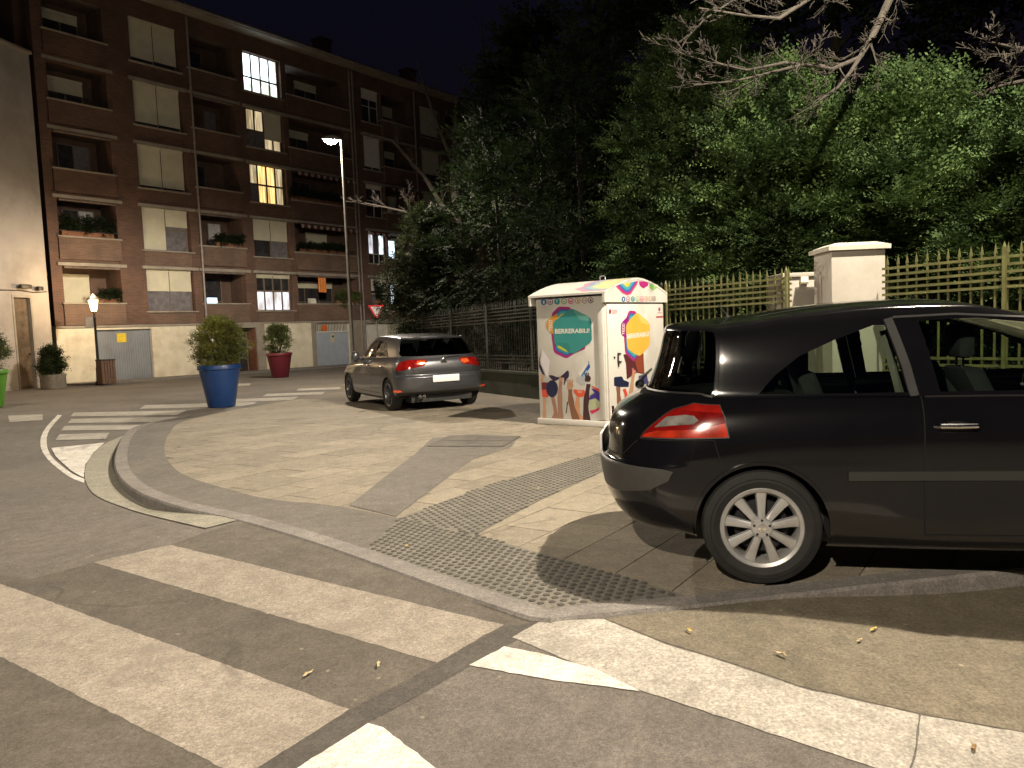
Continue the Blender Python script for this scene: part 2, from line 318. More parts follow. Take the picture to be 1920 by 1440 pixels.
# pavement outline (kerb outer edge), from the far tip round the corner to the right, then back behind the cars
edge_l=smooth_line(G([(640,733),(480,755),(345,780),(262,797),(232,815),(217,845),(214,872),(226,898),(262,925),(340,952),(450,977),(600,1022),(850,1112),(1010,1165)]),4)
edge_r=smooth_line(G([(1010,1165),(1150,1150),(1300,1137)]),3)[1:]+smooth_line(G([(1300,1137),(1600,1102),(1920,1067)]),3)[1:]
edge_r+= [(5.0,4.45),(9,4.8),(30,6)]
outer=edge_l+edge_r
back=[(30,40),(-2,26),(-6.8,24.5)]
slab=link('pavement',drape(offset_line(outer,.05)+back,zpave,-.008,.5,thick=.16),None,M_joint); tag(slab,kind='structure')
# kerb stones: individual blocks following the edge
kline=outer[8:-2]
def resample(l,step):
    P=[np.array(p) for p in l]; out=[P[0]]; acc=0; 
    for a,b in zip(P[:-1],P[1:]):
        L=np.linalg.norm(b-a); s=step-acc
        while s<=L: out.append(a+(b-a)*s/L); s+=step
        acc=(acc+L)%step
    return out
ks=resample(kline,.125); i=0
ki=offset_line(ks,.15)
while i+4<len(ks):
    a=[tuple(p) for p in ks[i:i+5]]; b=ki[i:i+5]
    a[-1]=tuple(np.array(a[-1])*.985+np.array(a[-2])*.015); 
    mb=MB(); n=5; o=a; q=list(b)
    def L(p,dz): return (p[0],p[1],zpave(*p)+dz)
    vs=[L(p,.003) for p in o]+[L(p,.003) for p in q]+[L(p,-.22) for p in o]+[L(p,-.02) for p in q]
    # rounded front arris
    c=[tuple(np.array(p)*.9+np.array(r)*.1) for p,r in zip(o,q)]
    vs+= [L(p,.003) for p in c]+[L(p,-.012) for p in o]
    f=[]
    for k in range(n-1):
        f+=[(4*n+k,4*n+k+1,n+k+1,n+k),(5*n+k,5*n+k+1,4*n+k+1,4*n+k),(2*n+k,2*n+k+1,5*n+k+1,5*n+k)]
    f+=[(2*n,5*n,4*n,n,3*n),(2*n+n-1,3*n+n-1,n+n-1,4*n+n-1,5*n+n-1)]
    mb.add(vs,f); mb.build('kerb_stone',M_kerb,slab,smooth=True); i+=4
# grey band inside the kerb, diagonal grey band, tactile strips
bi=smooth_line(G([(560,748),(440,768),(345,790),(318,812),(308,840),(318,868),(350,893),(420,915),(500,935),(640,950),(750,972)]),4)
bo=offset_line(outer,.15)
k0=next(i for i,p in enumerate(bo) if i>3)
near_end=min(range(len(bo)),key=lambda i:(bo[i][0]-unproj(720,1040)[0])**2+(bo[i][1]-unproj(720,1040)[1])**2)
band_poly=bo[k0:near_end+1]+[unproj(750,972)]+bi[::-1][1:]
link('grey_band',drape(band_poly,zpave,-.001),slab,M_dband)
diag_poly=G([(655,948),(742,969),(885,862),(960,838),(972,818),(880,815),(810,822),(780,850)])
link('grey_band',drape(diag_poly,zpave,.0035),slab,M_dband)
tri=min(range(len(bo)),key=lambda i:(bo[i][0]-unproj(1285,1118)[0])**2+(bo[i][1]-unproj(1285,1118)[1])**2)
tact_near=bo[near_end:tri+1]+G([(1290,1119),(1100,1062),(890,1003),(750,972)])
tact_strip=G([(750,972),(890,1003),(1000,944),(1130,884),(1420,775),(1330,760),(1125,849),(900,915)])
for q in (tact_near,tact_strip): link('tactile_slab',drape(q,zpave,.0035,.5),slab,M_tact)
def inside(p,poly):
    x,y=p; c=False; j=len(poly)-1
    for i in range(len(poly)):
        if (poly[i][1]>y)!=(poly[j][1]>y) and x<(poly[j][0]-poly[i][0])*(y-poly[i][1])/(poly[j][1]-poly[i][1])+poly[i][0]: c=not c
        j=i
    return c
# tactile domes (hundreds: one piece of stuff)
d1=np.array(unproj(1125,849))-np.array(unproj(750,972)); d1/=np.linalg.norm(d1); d2=np.array([-d1[1],d1[0]])
def domes(poly,sp,dirv,r):
    e1=np.array(dirv); e1=e1/np.linalg.norm(e1); e2=np.array([-e1[1],e1[0]]); P=np.array(poly); c=P.mean(0); mb=MB(); k=int(4.5/sp)
    for a in range(-k,k):
        for b in range(-k,k):
            q=c+e1*(a+.5*(b%2))*sp+e2*b*sp*.87
            if not inside(q,poly): continue
            if min(np.linalg.norm(q-np.array(w)) for w in poly)<.03: continue
            z=zpave(*q)+.0035; mb.lathe([(r,0),(r*.85,.004),(r*.5,.006)],8,0,'z',(q[0],q[1],z),cap=True)
    return mb
kd=np.array(unproj(1008,1160))-np.array(unproj(750,1070))
o=domes(tact_near,.062,kd,.021).build('tactile_domes',M_dome,slab,smooth=True); o['kind']='stuff'
o=domes(tact_strip,.068,d1,.019).build('tactile_domes',M_dome,slab,smooth=True); o['kind']='stuff'
# paving tiles: every tile its own part, cut where it meets the bands
def clip_half(poly,p,n):
    out=[]; k=len(poly)
    for i in range(k):
        a=np.array(poly[i]);b=np.array(poly[(i+1)%k]); da=(a-p)@n; db=(b-p)@n
        if da<=0: out.append(tuple(a))
        if da*db<0: out.append(tuple(a+(b-a)*da/(da-db)))
    return out
ia=bi[::-1]
region1=[p for p in bi]+[unproj(900,915),unproj(1125,849),unproj(1330,760),unproj(1230,757),unproj(1140,806)]+G([(1010,775),(880,757),(750,758),(640,752)])
region2=G([(890,1003),(1100,1062),(1290,1119),(1500,1090),(1920,1052)])+[(5.0,4.6),(5.2,6.4),(3.2,8.2),unproj(1420,775),unproj(1130,884),unproj(1000,944)]
TS=(.60,.40); tiles=[]
for reg in (region1,region2):
    P=np.array(reg); A=np.array([P@d1,P@d2]); lo=A.min(1);hi=A.max(1)
    for i in range(int(lo[0]/TS[0])-1,int(hi[0]/TS[0])+2):
        for j in range(int(lo[1]/TS[1])-1,int(hi[1]/TS[1])+2):
            o_=(.5 if j%2 else 0)*TS[0]; g=.004
            a0,a1=i*TS[0]+o_+g,(i+1)*TS[0]+o_-g; b0,b1=j*TS[1]+g,(j+1)*TS[1]-g
            q=reg
            for p,n in ((d1*a0,-d1),(d1*a1,d1),(d2*b0,-d2),(d2*b1,d2)):
                q=clip_half(q,p,n)
                if len(q)<3: break
            if len(q)<3: continue
            ar=abs(sum(q[k][0]*q[(k+1)%len(q)][1]-q[(k+1)%len(q)][0]*q[k][1] for k in range(len(q))))/2
            if ar<.012: continue
            tiles.append((q,ar))
cc=[(np.mean([p[0] for p in q]),np.mean([p[1] for p in q])) for q,_ in tiles]
order=sorted(range(len(tiles)),key=lambda k:math.hypot(*cc[k]))
def tile_mb(mb,q):
    c=np.mean(np.array(q),0); dz=random.uniform(-.0012,.0012); tx,ty=random.uniform(-.002,.002),random.uniform(-.002,.002)
    q=[tuple(p) for p in q]; n=len(q); a=sum(q[k][0]*q[(k+1)%n][1]-q[(k+1)%n][0]*q[k][1] for k in range(n))
    if a<0: q=q[::-1]
    z=lambda p:zpave(*p)+dz+tx*(p[0]-c[0])+ty*(p[1]-c[1])
    top=[(p[0],p[1],z(p)) for p in q]; bot=[(p[0],p[1],z(p)-.012) for p in q]
    mb.add(top+bot,[tuple(range(n))]+[((i+1)%n,i,i+n,(i+1)%n+n) for i in range(n)])
for k in order[:298]:
    mb=MB(); tile_mb(mb,tiles[k][0]); mb.build('paving_tile',M_tile,slab)
if len(order)>298:
    mb=MB(); [tile_mb(mb,tiles[k][0]) for k in order[298:]]; o=mb.build('paving_tiles',M_tile,slab); o['kind']='stuff'
# utility cover set in the paving (four stone panels in a frame)
cv=empty('utility_cover',(0,0,0),0,'dark rectangular utility cover set in the tan paving in front of the clothing bank','cover')
cp=np.array(G([(798,838),(945,838),(978,818),(842,817)])); 
link('cover_frame',drape([tuple(p) for p in cp],zpave,.0055,.5),cv,pm('iron_frame',(.06,.055,.05),.7,var=.3,world=True))
for i in range(2):
    for j in range(2):
        def bl(a,b): return tuple((1-b)*((1-a)*cp[0]+a*cp[1])+b*((1-a)*cp[3]+a*cp[2]))
        e=.012; a0,a1=i*.5+e,(i+1)*.5-e; b0,b1=j*.5+e,(j+1)*.5-e
        link('cover_panel',drape([bl(a0,b0),bl(a1,b0),bl(a1,b1),bl(a0,b1)],zpave,.009,.5),cv,M_patch)

# ================================================================== BRICK APARTMENT BUILDING
M_brick=brickmat('brown_brick',(.15,.078,.052),(.105,.055,.040),(.13,.11,.09))
M_brick2=brickmat('light_brick',(.165,.10,.073),(.125,.078,.058),(.17,.14,.11))
M_slab=pm('facade_concrete',(.30,.265,.22),.85,var=.2,scale=3,bump=.3,dirt=(.17,.15,.12))
M_cream=pm('cream_render',(.68,.63,.50),.85,var=.1,scale=2,bump=.25,bscale=60,dirt=(.46,.40,.28),dscale=.8)
M_blind=pm('roller_blind',(.60,.57,.44),.6,var=.08,scale=2)
M_blindw=pm('white_blind',(.72,.70,.64),.6,var=.06,scale=2)
M_wframe=pm('window_frame_paint',(.16,.12,.085),.5,var=.2,scale=8)
M_wwhite=pm('white_frame_paint',(.65,.62,.56),.5,var=.1,scale=8)
M_dark=pm('dark_interior',(.02,.018,.016),.9,var=.3,scale=4)
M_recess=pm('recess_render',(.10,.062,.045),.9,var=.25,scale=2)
M_pane=glassmat('window_glass',(.5,.55,.5),.5)
M_pipe=pm('painted_downpipe',(.24,.21,.19),.5,var=.15,scale=5)
M_dpl=pm('dark_metal',(.03,.028,.026),.5,var=.3,metal=.3)
M_garage=pm('grey_blue_garage_paint',(.23,.25,.28),.5,var=.08,scale=3,dirt=(.17,.18,.19))
M_garage2=pm('light_blue_garage_paint',(.36,.40,.46),.5,var=.08,scale=3)
M_gwhite=pm('white_garage_paint',(.62,.60,.54),.5,var=.1,scale=3)
M_gbeige=pm('beige_garage_paint',(.46,.43,.34),.6,var=.1,scale=3)
M_awn=pm('red_brown_awning',(.16,.06,.05),.9,var=.2,scale=10)
M_trim=pm('awning_trim',(.55,.45,.40),.9,var=.2,scale=12)
M_roof=pm('roof_tile',(.13,.075,.05),.9,var=.3,scale=8,bump=.4)
def emis(name,col,st,stripe=None,sc=9):
    m=bpy.data.materials.new(name); m.use_nodes=True; t=m.node_tree; b=t.nodes['Principled BSDF']; b.inputs['Roughness'].default_value=.8
    tc=N(t,'ShaderNodeTexCoord'); w=N(t,'ShaderNodeTexNoise'); mp=N(t,'ShaderNodeMapping'); mp.inputs['Scale'].default_value=stripe or (2,2,1.2); t.links.new(tc.outputs['Object'],mp.inputs['Vector']); t.links.new(mp.outputs['Vector'],w.inputs['Vector']); w.inputs['Scale'].default_value=1.; w.inputs['Detail'].default_value=3
    rp=N(t,'ShaderNodeValToRGB'); e=rp.color_ramp.elements; e[0].position=.36; e[1].position=.64; e[0].color=(col[0]*.28,col[1]*.25,col[2]*.2,1); e[1].color=(*col,1); t.links.new(w.outputs['Fac'],rp.inputs['Fac'])
    t.links.new(rp.outputs['Color'],b.inputs['Emission Color']); b.inputs['Emission Strength'].default_value=st; b.inputs['Base Color'].default_value=(.4,.36,.3,1); MC[name]=m; return m
M_litwarm=emis('lit_curtain_warm',(.85,.55,.20),.62,(9,9,.6))
M_litdim=emis('lit_curtain_dim',(.62,.50,.30),.33,(8,8,.6))
M_litwhite=emis('lit_room_white',(.78,.92,1.0),1.05,(1.6,1.6,1.8))
M_litcool=emis('lit_room_cool',(.62,.78,.92),.7,(2.5,2.5,2))
M_litfog=emis('frosted_lit_glass',(.62,.66,.78),.42,(3,3,1))
M_curtain=pm('net_curtain',(.50,.49,.50),.9,var=.15,scale=6)

BA=math.atan2(.811,.585); BX,BY=-19.2,32.7
bld=empty('apartment_building',(BX,BY,0),BA,'brown brick apartment block with loggias, roller blinds and garages along its ground floor','building')
Z0=2.22; PF=2.85; NF=5; TEND=32.2
FL=[Z0+PF*k for k in range(NF)]
wall=MB()
# body behind the facade skin
wall.box(0,TEND,1.6,11,-.8,17.0)
wall.build('back_wall',M_brick,bld)
# bays: (t0,t1,kind)
BAYS=[(.45,2.95,'L'),(4.15,6.55,'W'),(7.05,9.5,'L'),(10.15,12.5,'W'),(12.85,17.2,'L'),(18.4,20.0,'W'),(20.1,22.7,'L'),(23.6,25.6,'W'),(26.2,29.8,'L')]
def zsp(kind,k):
    return (FL[k]+.90,FL[k]+2.55) if kind=='L' else (FL[k]+.52,FL[k]+2.60)
piers=MB(); edges=[0]+[e for b in BAYS for e in b[:2]]+[TEND]
for a,b in zip(edges[::2],edges[1::2]): piers.box(a,b,0,.42,Z0,17.05)
piers.build('brick_pier_wall',M_brick,bld)
for k in range(NF+1):
    sp=MB()
    for a,b,kind in BAYS:
        z0=(zsp(kind,k-1)[1] if k>0 else Z0); z1=(zsp(kind,k)[0] if k<NF else 17.05)
        y0=-.10 if kind=='L' else .02
        if k<NF:
            zb=FL[k]-.02 if k>0 else Z0
            if k>0: sp.box(a,b,.03,.42,z0,zb+.0)
            sp.box(a-(.08 if kind=='L' else 0),b+(.08 if kind=='L' else 0),y0,.34 if kind=='L' else .42,zb,z1)
        else: sp.box(a,b,.03,.42,z0,z1)
    sp.build('brick_parapet',M_brick2 if k in(0,1) else M_brick,bld)
# ledges, floor bands
for k in range(NF):
    for a,b,kind in BAYS:
        mb=MB(); z=zsp(kind,k)[0]; y0=-.16 if kind=='L' else -.09
        mb.box(a-.12,b+.12,y0,.44,z,z+.07); mb.build('ledge',M_slab,bld,bevel=.01)
    if k>0:
        mb=MB()
        for a,b,kind in BAYS: mb.box(a-.2,b+.25,-.12,-.002 if kind=='W' else -.102,FL[k]-.30,FL[k]-.16)
        mb.build('floor_band',M_slab,bld)
mb=MB(); mb.box(0,TEND,-.05,-.003,Z0-.12,Z0-.02); mb.build('floor_band',M_slab,bld)
# loggia recess (back wall, side walls, ceilings) 
rc=MB()
for a,b,kind in BAYS:
    for k in range(NF):
        z0,z1=zsp(kind,k)
        if kind=='L':
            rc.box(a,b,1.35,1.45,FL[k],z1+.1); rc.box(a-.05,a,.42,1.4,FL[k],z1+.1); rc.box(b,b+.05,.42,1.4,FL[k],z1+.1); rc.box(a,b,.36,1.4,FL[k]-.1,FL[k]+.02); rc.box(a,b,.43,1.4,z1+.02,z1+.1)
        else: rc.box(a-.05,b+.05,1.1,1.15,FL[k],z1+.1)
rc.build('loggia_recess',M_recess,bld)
WMESH={}
def window(t0,t1,z0,z1,y,cols,rows,mode,blinds=(),frame=None,fw=.05):
    """cols/rows of panes; mode: material or list per pane; blinds: list of (col0,col1,fraction)"""
    frame=frame or M_wframe; mb=MB()
    w=(t1-t0); h=(z1-z0); cx=[t0+w*i/cols for i in range(cols+1)]; rz=rows if isinstance(rows,list) else [i/rows for i in range(rows+1)]; rz=[z0+h*r for r in rz]
    for i,c in enumerate(cx):
        x0=c-(0 if i==0 else fw/2); x1=c+(0 if i==cols else fw/2)
        if i==0:x1=c+fw
        if i==cols:x0=c-fw
        mb.box(x0,x1,y,y+.06,z0,z1)
    for j,z in enumerate(rz):
        for i in range(cols):
            mb.box(cx[i]+fw/2+(fw/2 if i==0 else 0),cx[i+1]-fw/2-(fw/2 if i==cols-1 else 0),y+.004,y+.056,max(z0,z-fw/2) if j else z0,min(z1,z+fw/2) if j<len(rz)-1 else z1)
    wo=mb.build('window',frame,bld)
    n=0
    for j in range(len(rz)-1):
        for i in range(cols):
            m=mode[j][i] if isinstance(mode,list) else mode
            pb=MB(); pb.box(cx[i]+fw/2,cx[i+1]-fw/2,y+.025,y+.035,rz[j]+fw/2,rz[j+1]-fw/2); pb.build('pane',m,wo); n+=1
    for c0,c1,fr in blinds:
        bb=MB(); x0,x1=cx[c0]+.02,cx[c1]-.02; zt=z1; zb=z1-h*fr; s=int((zt-zb)/.055)+1
        bb.box(x0,x1,y-.075,y-.005,zt-.14,zt)
        for q in range(s):
            a=zt-.14-q*(zt-.14-zb)/s; c=zt-.14-(q+1)*(zt-.14-zb)/s
            bb.add([(x0,y-.030,a),(x1,y-.030,a),(x1,y-.042,(a+c)/2),(x0,y-.042,(a+c)/2),(x1,y-.030,c),(x0,y-.030,c)],[(0,1,2,3)[::-1],(3,2,4,5)[::-1]])
        bb.build('roller_blind',M_blindw if frame is M_wwhite else M_blind,wo)
    return wo
P=M_pane; D=M_dark
dk=pm('dim_glass',(.035,.034,.036),.15,var=.4,scale=3)
dk2=pm('curtained_glass',(.16,.15,.16),.3,var=.3,scale=5)
for k in range(NF):
    # bay B
    z0,z1=zsp('W',k); z0+=.07
    if k==0: window(4.2,6.5,z0,z1,.2,2,[0,.5,1],[[dk2,dk2],[dk2,dk2]],[(0,1,.53),(1,2,.53)])
    elif k==1: window(4.2,6.5,z0,z1,.2,2,[0,.5,1],[[dk,dk2],[dk,dk2]],[(0,1,.98),(1,2,.42)])
    else: window(4.2,6.5,z0,z1,.2,2,[0,.5,1],dk,[(0,1,.97-.02*k),(1,2,.99-.03*k)])
    # bay D
    z0,z1=zsp('W',k); z0+=.07
    if k==0: window(10.2,12.45,z0,z1,.2,4,[0,.52,1],[[M_litfog]*4,[dk]*4],[(0,2,.14),(2,4,.14)],frame=M_wframe,fw=.09)
    elif k==1: window(10.2,12.45,z0,z1,.2,2,[0,.45,1],[[dk,dk2],[dk,dk]],[(0,1,.56),(1,2,.56)])
    elif k==2: window(10.2,12.45,z0,z1,.2,4,[0,.48,1],[[dk2,M_litwarm,M_litwarm,M_litdim],[M_litdim,M_litwarm,M_litwarm,M_litdim]],[],fw=.1)
    elif k==3: window(10.2,12.45,z0,z1,.2,4,[0,.45,1],[[dk2,dk2,M_litdim,M_litdim],[M_litdim,M_litdim,dk,dk]],[(2,4,.72)],fw=.1)
    else: window(10.2,12.45,z0-.1,z1,.2,4,[0,.42,1],M_litwhite,[],fw=.09)
    # bay F window
    z0,z1=zsp('W',k); z0+=.07
    if k==0: window(18.5,19.9,z0,z1,.2,2,[0,.5,1],[[dk2,dk2],[dk,dk]],[(0,2,.42)],frame=M_wwhite)
    elif k==1: window(18.5,19.9,z0,z1,.2,3,[0,.3,1],[[dk,dk,dk],[M_litfog,dk2,M_litcool]],[(0,3,.12)],frame=M_wwhite)
    else: window(18.5,19.9,z0,z1,.2,2,[0,.5,1],dk,[(0,2,[.0,.0,.15,.9,.3][k])] ,frame=M_wwhite)
    window(23.7,25.5,z0,z1,.2,2,[0,.5,1],dk,[(0,2,.3+.15*k)])
# windows on the loggia back walls
LG={ (0,0):(.55,2.05,.98,.2,1.0), (0,1):(1.3,2.6,.3,1.0,.9), (0,2):(1.2,2.5,.3,1.0,.2),(0,3):(1.2,2.5,.3,1.0,.2),(0,4):(1.,2.3,.3,1.0,.3),
     (1,0):(8.6,9.4,0,0,1),(1,1):(8.5,9.15,0,0,1),(1,2):(7.6,8.5,0,0,.2),(1,3):(8.4,9.1,0,0,.9),(1,4):(7.6,8.5,0,0,.3)}
def lwin(t0,t1,k,bl,mode,frame=M_wframe,lo=.15,cols=2): window(t0,t1,FL[k]+lo,FL[k]+2.3,1.27,cols,[0,.45,1],mode,[(0,cols,bl)] if bl else [],frame=frame)
lwin(.55,2.15,0,.97,dk); lwin(1.2,2.6,1,0,[[dk,M_curtain],[dk,M_curtain]]); lwin(1.2,2.6,2,0,[[dk,dk2],[dk,dk2]]); lwin(1.0,2.5,3,.3,dk); lwin(1,2.5,4,.2,dk)
lwin(7.9,8.9,0,0,dk,cols=1); lwin(8.3,9.1,1,0,M_curtain,cols=1); lwin(7.5,8.4,2,0,dk,cols=1); lwin(8.5,9.2,3,0,dk2,cols=1); lwin(7.5,8.6,4,0,dk,cols=1)
lwin(13.3,16.4,0,.18,[[dk,dk,dk],[dk,dk,dk]],cols=3); lwin(14.6,16.2,1,.42,dk); lwin(13.6,15.2,2,0,dk); lwin(13.6,15.2,3,.2,dk); lwin(13.0,13.7,4,0,[[dk],[M_litwhite]],cols=1); lwin(14.4,16,4,.2,dk)
lwin(20.4,21.7,0,0,[[dk,M_litcool],[dk,M_litcool]],frame=M_wwhite); lwin(20.4,22,1,0,[[dk,dk],[dk,M_litcool]],frame=M_wwhite); lwin(20.6,22.3,2,.2,[[dk,M_curtain],[dk,M_curtain]]); lwin(20.6,22.3,3,.2,dk); lwin(20.6,22.3,4,.3,dk)
for k in range(NF): lwin(27,29,k,.3+.1*k,dk)
# railings / planter rims on the loggias
for k in range(1,NF):
    for a,b in ((.45,2.95),(7.05,9.5),(12.85,17.2),(20.1,22.7)):
        if (k+int(a))%2: 
            mb=MB(); z=zsp('L',k)[0]+.07
            mb.box(a,b,-.08,-.05,z+.22,z+.25)
            x=a+.04
            while x<b: mb.box(x,x+.018,-.075,-.057,z,z+.22); x+=.14
            mb.build('railing',M_dpl,bld)
# awnings with scalloped valance on bay E
def awning(t0,t1,k,drop=.42,out=.5):
    z=zsp('L',k)[1]+.02; mb=MB(); mb.add([(t0,-.01,z+.06),(t1,-.01,z+.06),(t1,-out,z-.12),(t0,-out,z-.12)],[(0,1,2,3),(3,2,1,0)])
    o=mb.build('awning',M_awn,bld); v=MB(); n=int((t1-t0)/.22)
    for i in range(n):
        a=t0+(t1-t0)*i/n; b=t0+(t1-t0)*(i+1)/n; c=(a+b)/2; z2=z-.12
        v.add([(a,-out,z2),(b,-out,z2),(b,-out,z2-.13),(c+.04,-out,z2-.2),(c-.04,-out,z2-.2),(a,-out,z2-.13)],[(0,1,2,3,4,5),(5,4,3,2,1,0)],i%2)
    v.build('valance',[M_trim,M_awn],o)
awning(12.9,17.1,1); awning(12.9,17.1,2); awning(20.2,22.6,2); awning(18.4,20.1,1,.3,.25)
# rolled awning boxes
for (a,b,k) in ((.5,2.9,0),(.5,2.9,1),(7.1,9.4,0),(7.1,9.4,1),(12.9,17.1,0),(20.2,22.6,0),(7.1,9.4,3),(.5,2.9,2)):
    mb=MB(); z=zsp('L',k)[1]; mb.tube([(a,-.06,z-.06),(b,-.06,z-.06)],.055,8); mb.tube([(a+.7,-.04,z-.08),(a+.95,-.30,z-.02)],.016,5); mb.build('rolled_awning',pm('awning_roll',(.16,.12,.1),.8,var=.3),bld)
# downpipes
for t_ in (7.0,17.35,17.6,22.95):
    mb=MB(); mb.tube([(t_,-.13,-.4),(t_,-.13,16.9)],.05,8)
    for q in range(7): mb.tube([(t_,-.13,.5+q*2.6),(t_,-.13,.58+q*2.6)],.065,8)
    mb.build('downpipe',M_pipe,bld,smooth=True)
# roof, eaves, chimney
rf=MB(); rf.box(-.1,TEND+.1,-.75,12,17.06,17.22); ro=rf.build('eaves',M_slab,bld)
rf=MB(); rf.add([(-.2,-.85,17.24),(TEND+.2,-.85,17.24),(TEND+.2,12.2,17.24),(-.2,12.2,17.24),(-.2,5.5,19.2),(TEND+.2,5.5,19.2)],[(0,1,5,4),(2,3,4,5),(1,2,5),(3,0,4),(3,2,1,0)])
ro=rf.build('roof',M_roof,bld)
for t_ in (8,19,27): mb=MB(); mb.box(t_,t_+.9,4,4.8,17.8,20.2); mb.box(t_-.08,t_+.98,3.92,4.88,20.2,20.32); mb.build('chimney',M_brick,ro)
mb=MB(); mb.tube([(0,-.8,17.16),(TEND,-.8,17.16)],.07,8); mb.build('gutter',M_pipe,bld)
# ground floor: wall panels and doors
def gbox(name,a,b,m,y0=0,y1=.4,z0=-.9,z1=Z0-.02): mb=MB(); mb.box(a,b,y0,y1,z0,z1); return mb.build(name,m,bld)
for a,b in ((0,1.6),(4.2,6.6),(10.45,13.6)): gbox('rendered_wall',a,b,M_cream)
for a,b in ((6.6,6.95),(9.95,10.45),(13.6,13.9),(16.55,17.7),(22.1,23.4)): gbox('door_pier',a,b,M_slab,-.03)
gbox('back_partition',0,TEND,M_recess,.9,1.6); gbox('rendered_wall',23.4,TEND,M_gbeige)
gbox('lintel',1.6,4.2,M_cream,0,.4,2.0); gbox('lintel',13.9,16.55,M_slab,0,.4,2.05); gbox('lintel',17.7,22.1,M_slab,-.02,.4,1.98)
gbox('lintel',6.95,9.95,M_slab,-.02,.4,1.92)
def garage(a,b,z1,m,ribs,vent=False):
    mb=MB(); zt=z1-.5 if vent else z1; mb.box(a+.04,b-.04,.16,.2,-.42,zt); n=ribs
    for i in range(n): x=a+.06+(b-a-.12)*i/n; w=(b-a-.12)/n; mb.box(x+w*.12,x+w*.88,.145,.16,-.38,zt-.03)
    d=mb.build('garage_door',m,bld)
    fr=MB(); fr.box(a,a+.06,.1,.24,-.42,z1); fr.box(b-.06,b,.1,.24,-.42,z1); fr.box(a+.06,b-.06,.1,.24,z1-.05,z1)
    if vent: fr.box(a+.06,b-.06,.1,.24,zt-.03,zt+.04)
    fr.build('frame',M_gwhite if vent else m,d)
    if vent:
        x=a+.1
        while x<b-.08: s=MB(); s.box(x,x+.045,.14,.17,zt+.04,z1-.05); s.build('slat',M_gwhite,d); x+=.115
    return d
garage(1.6,4.2,2.0,M_garage,22); g2=garage(13.9,16.55,2.05,M_garage2,24,True)
garage(17.7,19.75,1.98,M_gwhite,20); garage(19.8,22.1,1.98,M_gbeige,10)
def plate(name,a,b,z0,z1,y,m,par=bld,th=.012): mb=MB(); mb.box(a,b,y-th,y,z0,z1); return mb.build(name,m,par)
ys=plate('yellow_sign',2.63,3.05,1.42,1.82,.14,pm('yellow_plastic',(.75,.55,.03),.5))
pr=MB(); 
for i in range(5): pr.box(2.68,2.68+[.30,.32,.25,.31,.2][i],.124,.1265,1.75-i*.065,1.765-i*.065)
pr.build('printed_lines',pm('sign_ink',(.35,.27,.03),.6),ys)
plate('orange_sign',14.45,14.85,1.62,1.96,.135,pm('orange_plastic',(.62,.14,.03),.5))
bd=plate('garage_badge',15.15,15.38,.95,1.45,.14,pm('cream_badge',(.62,.55,.36),.5))
b2=MB(); b2.lathe([(0,0),(.075,.0),(.075,-.006),(0,-.006)],16,0,'y',(15.265,.125,1.28)); b2.build('badge_mark',pm('badge_ink',(.05,.04,.04),.5),bd)
# entrance with glazed door and a small lit lamp
en=MB(); en.box(7.0,9.9,.8,.86,-.42,1.9); en.build('entrance_recess',M_dark,bld)
window(8.6,9.8,-.38,1.85,.6,2,[0,.8,1],dk,[],fw=.07)
mb=MB(); mb.box(8.55,8.59,.1,.62,-.42,1.9); mb.box(9.84,9.93,.05,.62,-.42,1.9); mb.build('entrance_frame',pm('brown_wood',(.14,.06,.03),.5,var=.3),bld)
lm=MB(); lm.lathe([(0,.05),(.06,.04),(.08,0),(.05,-.04),(0,-.05)],12,0,'z',(8.9,.35,1.72)); lm.build('entrance_lamp',pm('entrance_lamp_glow',(.8,.85,1),.4,emit=(.7,.85,1),estr=9),bld,smooth=True)
pb=MB(); pb.box(6.98,7.35,-.10,-.031,1.2,1.75); pb.box(7.1,7.25,-.14,-.1,1.45,1.65); pb.build('meter_box',M_gwhite,bld)
# orange cloth and small things on the loggias (things of their own)
def bpt(t,y,z): 
    v=Matrix.Rotation(BA,4,'Z')@Vector((t,y,z)); return (BX+v.x,BY+v.y,v.z)
def onb(name,mb,mats,t,y,z,label,cat,group=None,smooth=False):
    o=mb.build(name,mats,None,smooth); o.location=bpt(t,y,z); o.rotation_euler=(0,0,BA); return tag(o,label,cat,group)
mb=MB(); 
for i in range(6):
    x0=-.28+i*.095; yy=[0,-.03,.01,-.02,.015,-.01,.0]
    mb.add([(x0,yy[i],0),(x0+.095,yy[i+1],0),(x0+.095,yy[i+1]*1.4,-.88),(x0,yy[i]*1.4,-.86)],[(0,1,2,3),(3,2,1,0)])
onb('hanging_cloth',mb,pm('orange_cloth',(.70,.24,.05),.9,var=.2,scale=5,emit=(.7,.24,.05),estr=0.0),14.55,-.04,4.70,'orange cloth hanging in the first-floor loggia above the slatted garage door','cloth')
mb=MB(); mb.box(-.18,.18,-.14,.14,0,.26); mb.box(-.2,.2,-.02,.16,.26,.29)
onb('storage_box',mb,M_gwhite,13.9,.15,3.19,'white box on the ledge of the first-floor loggia below the orange cloth','box')
mb=MB(); mb.box(-.26,.26,-.03,.03,0,.26)
onb('air_unit',mb,pm('unit_screen',(.5,.7,.85),.4,emit=(.55,.8,1),estr=.9),7.45,-.02,3.19,'small glowing pale blue panel on the ledge above the block entrance','panel')
for (t,k,w) in ((20.3,2,.35),(21.2,2,.45)):
    mb=MB(); mb.box(-w/2,w/2,-.03,.03,0,.3); 
    onb('hanging_linen',mb,M_gwhite,t,-.1,zsp('L',k)[0]+.09,'white linen over the third-floor loggia rail nearest the %s of the right bay'%('left' if t<21 else 'middle'),'linen')

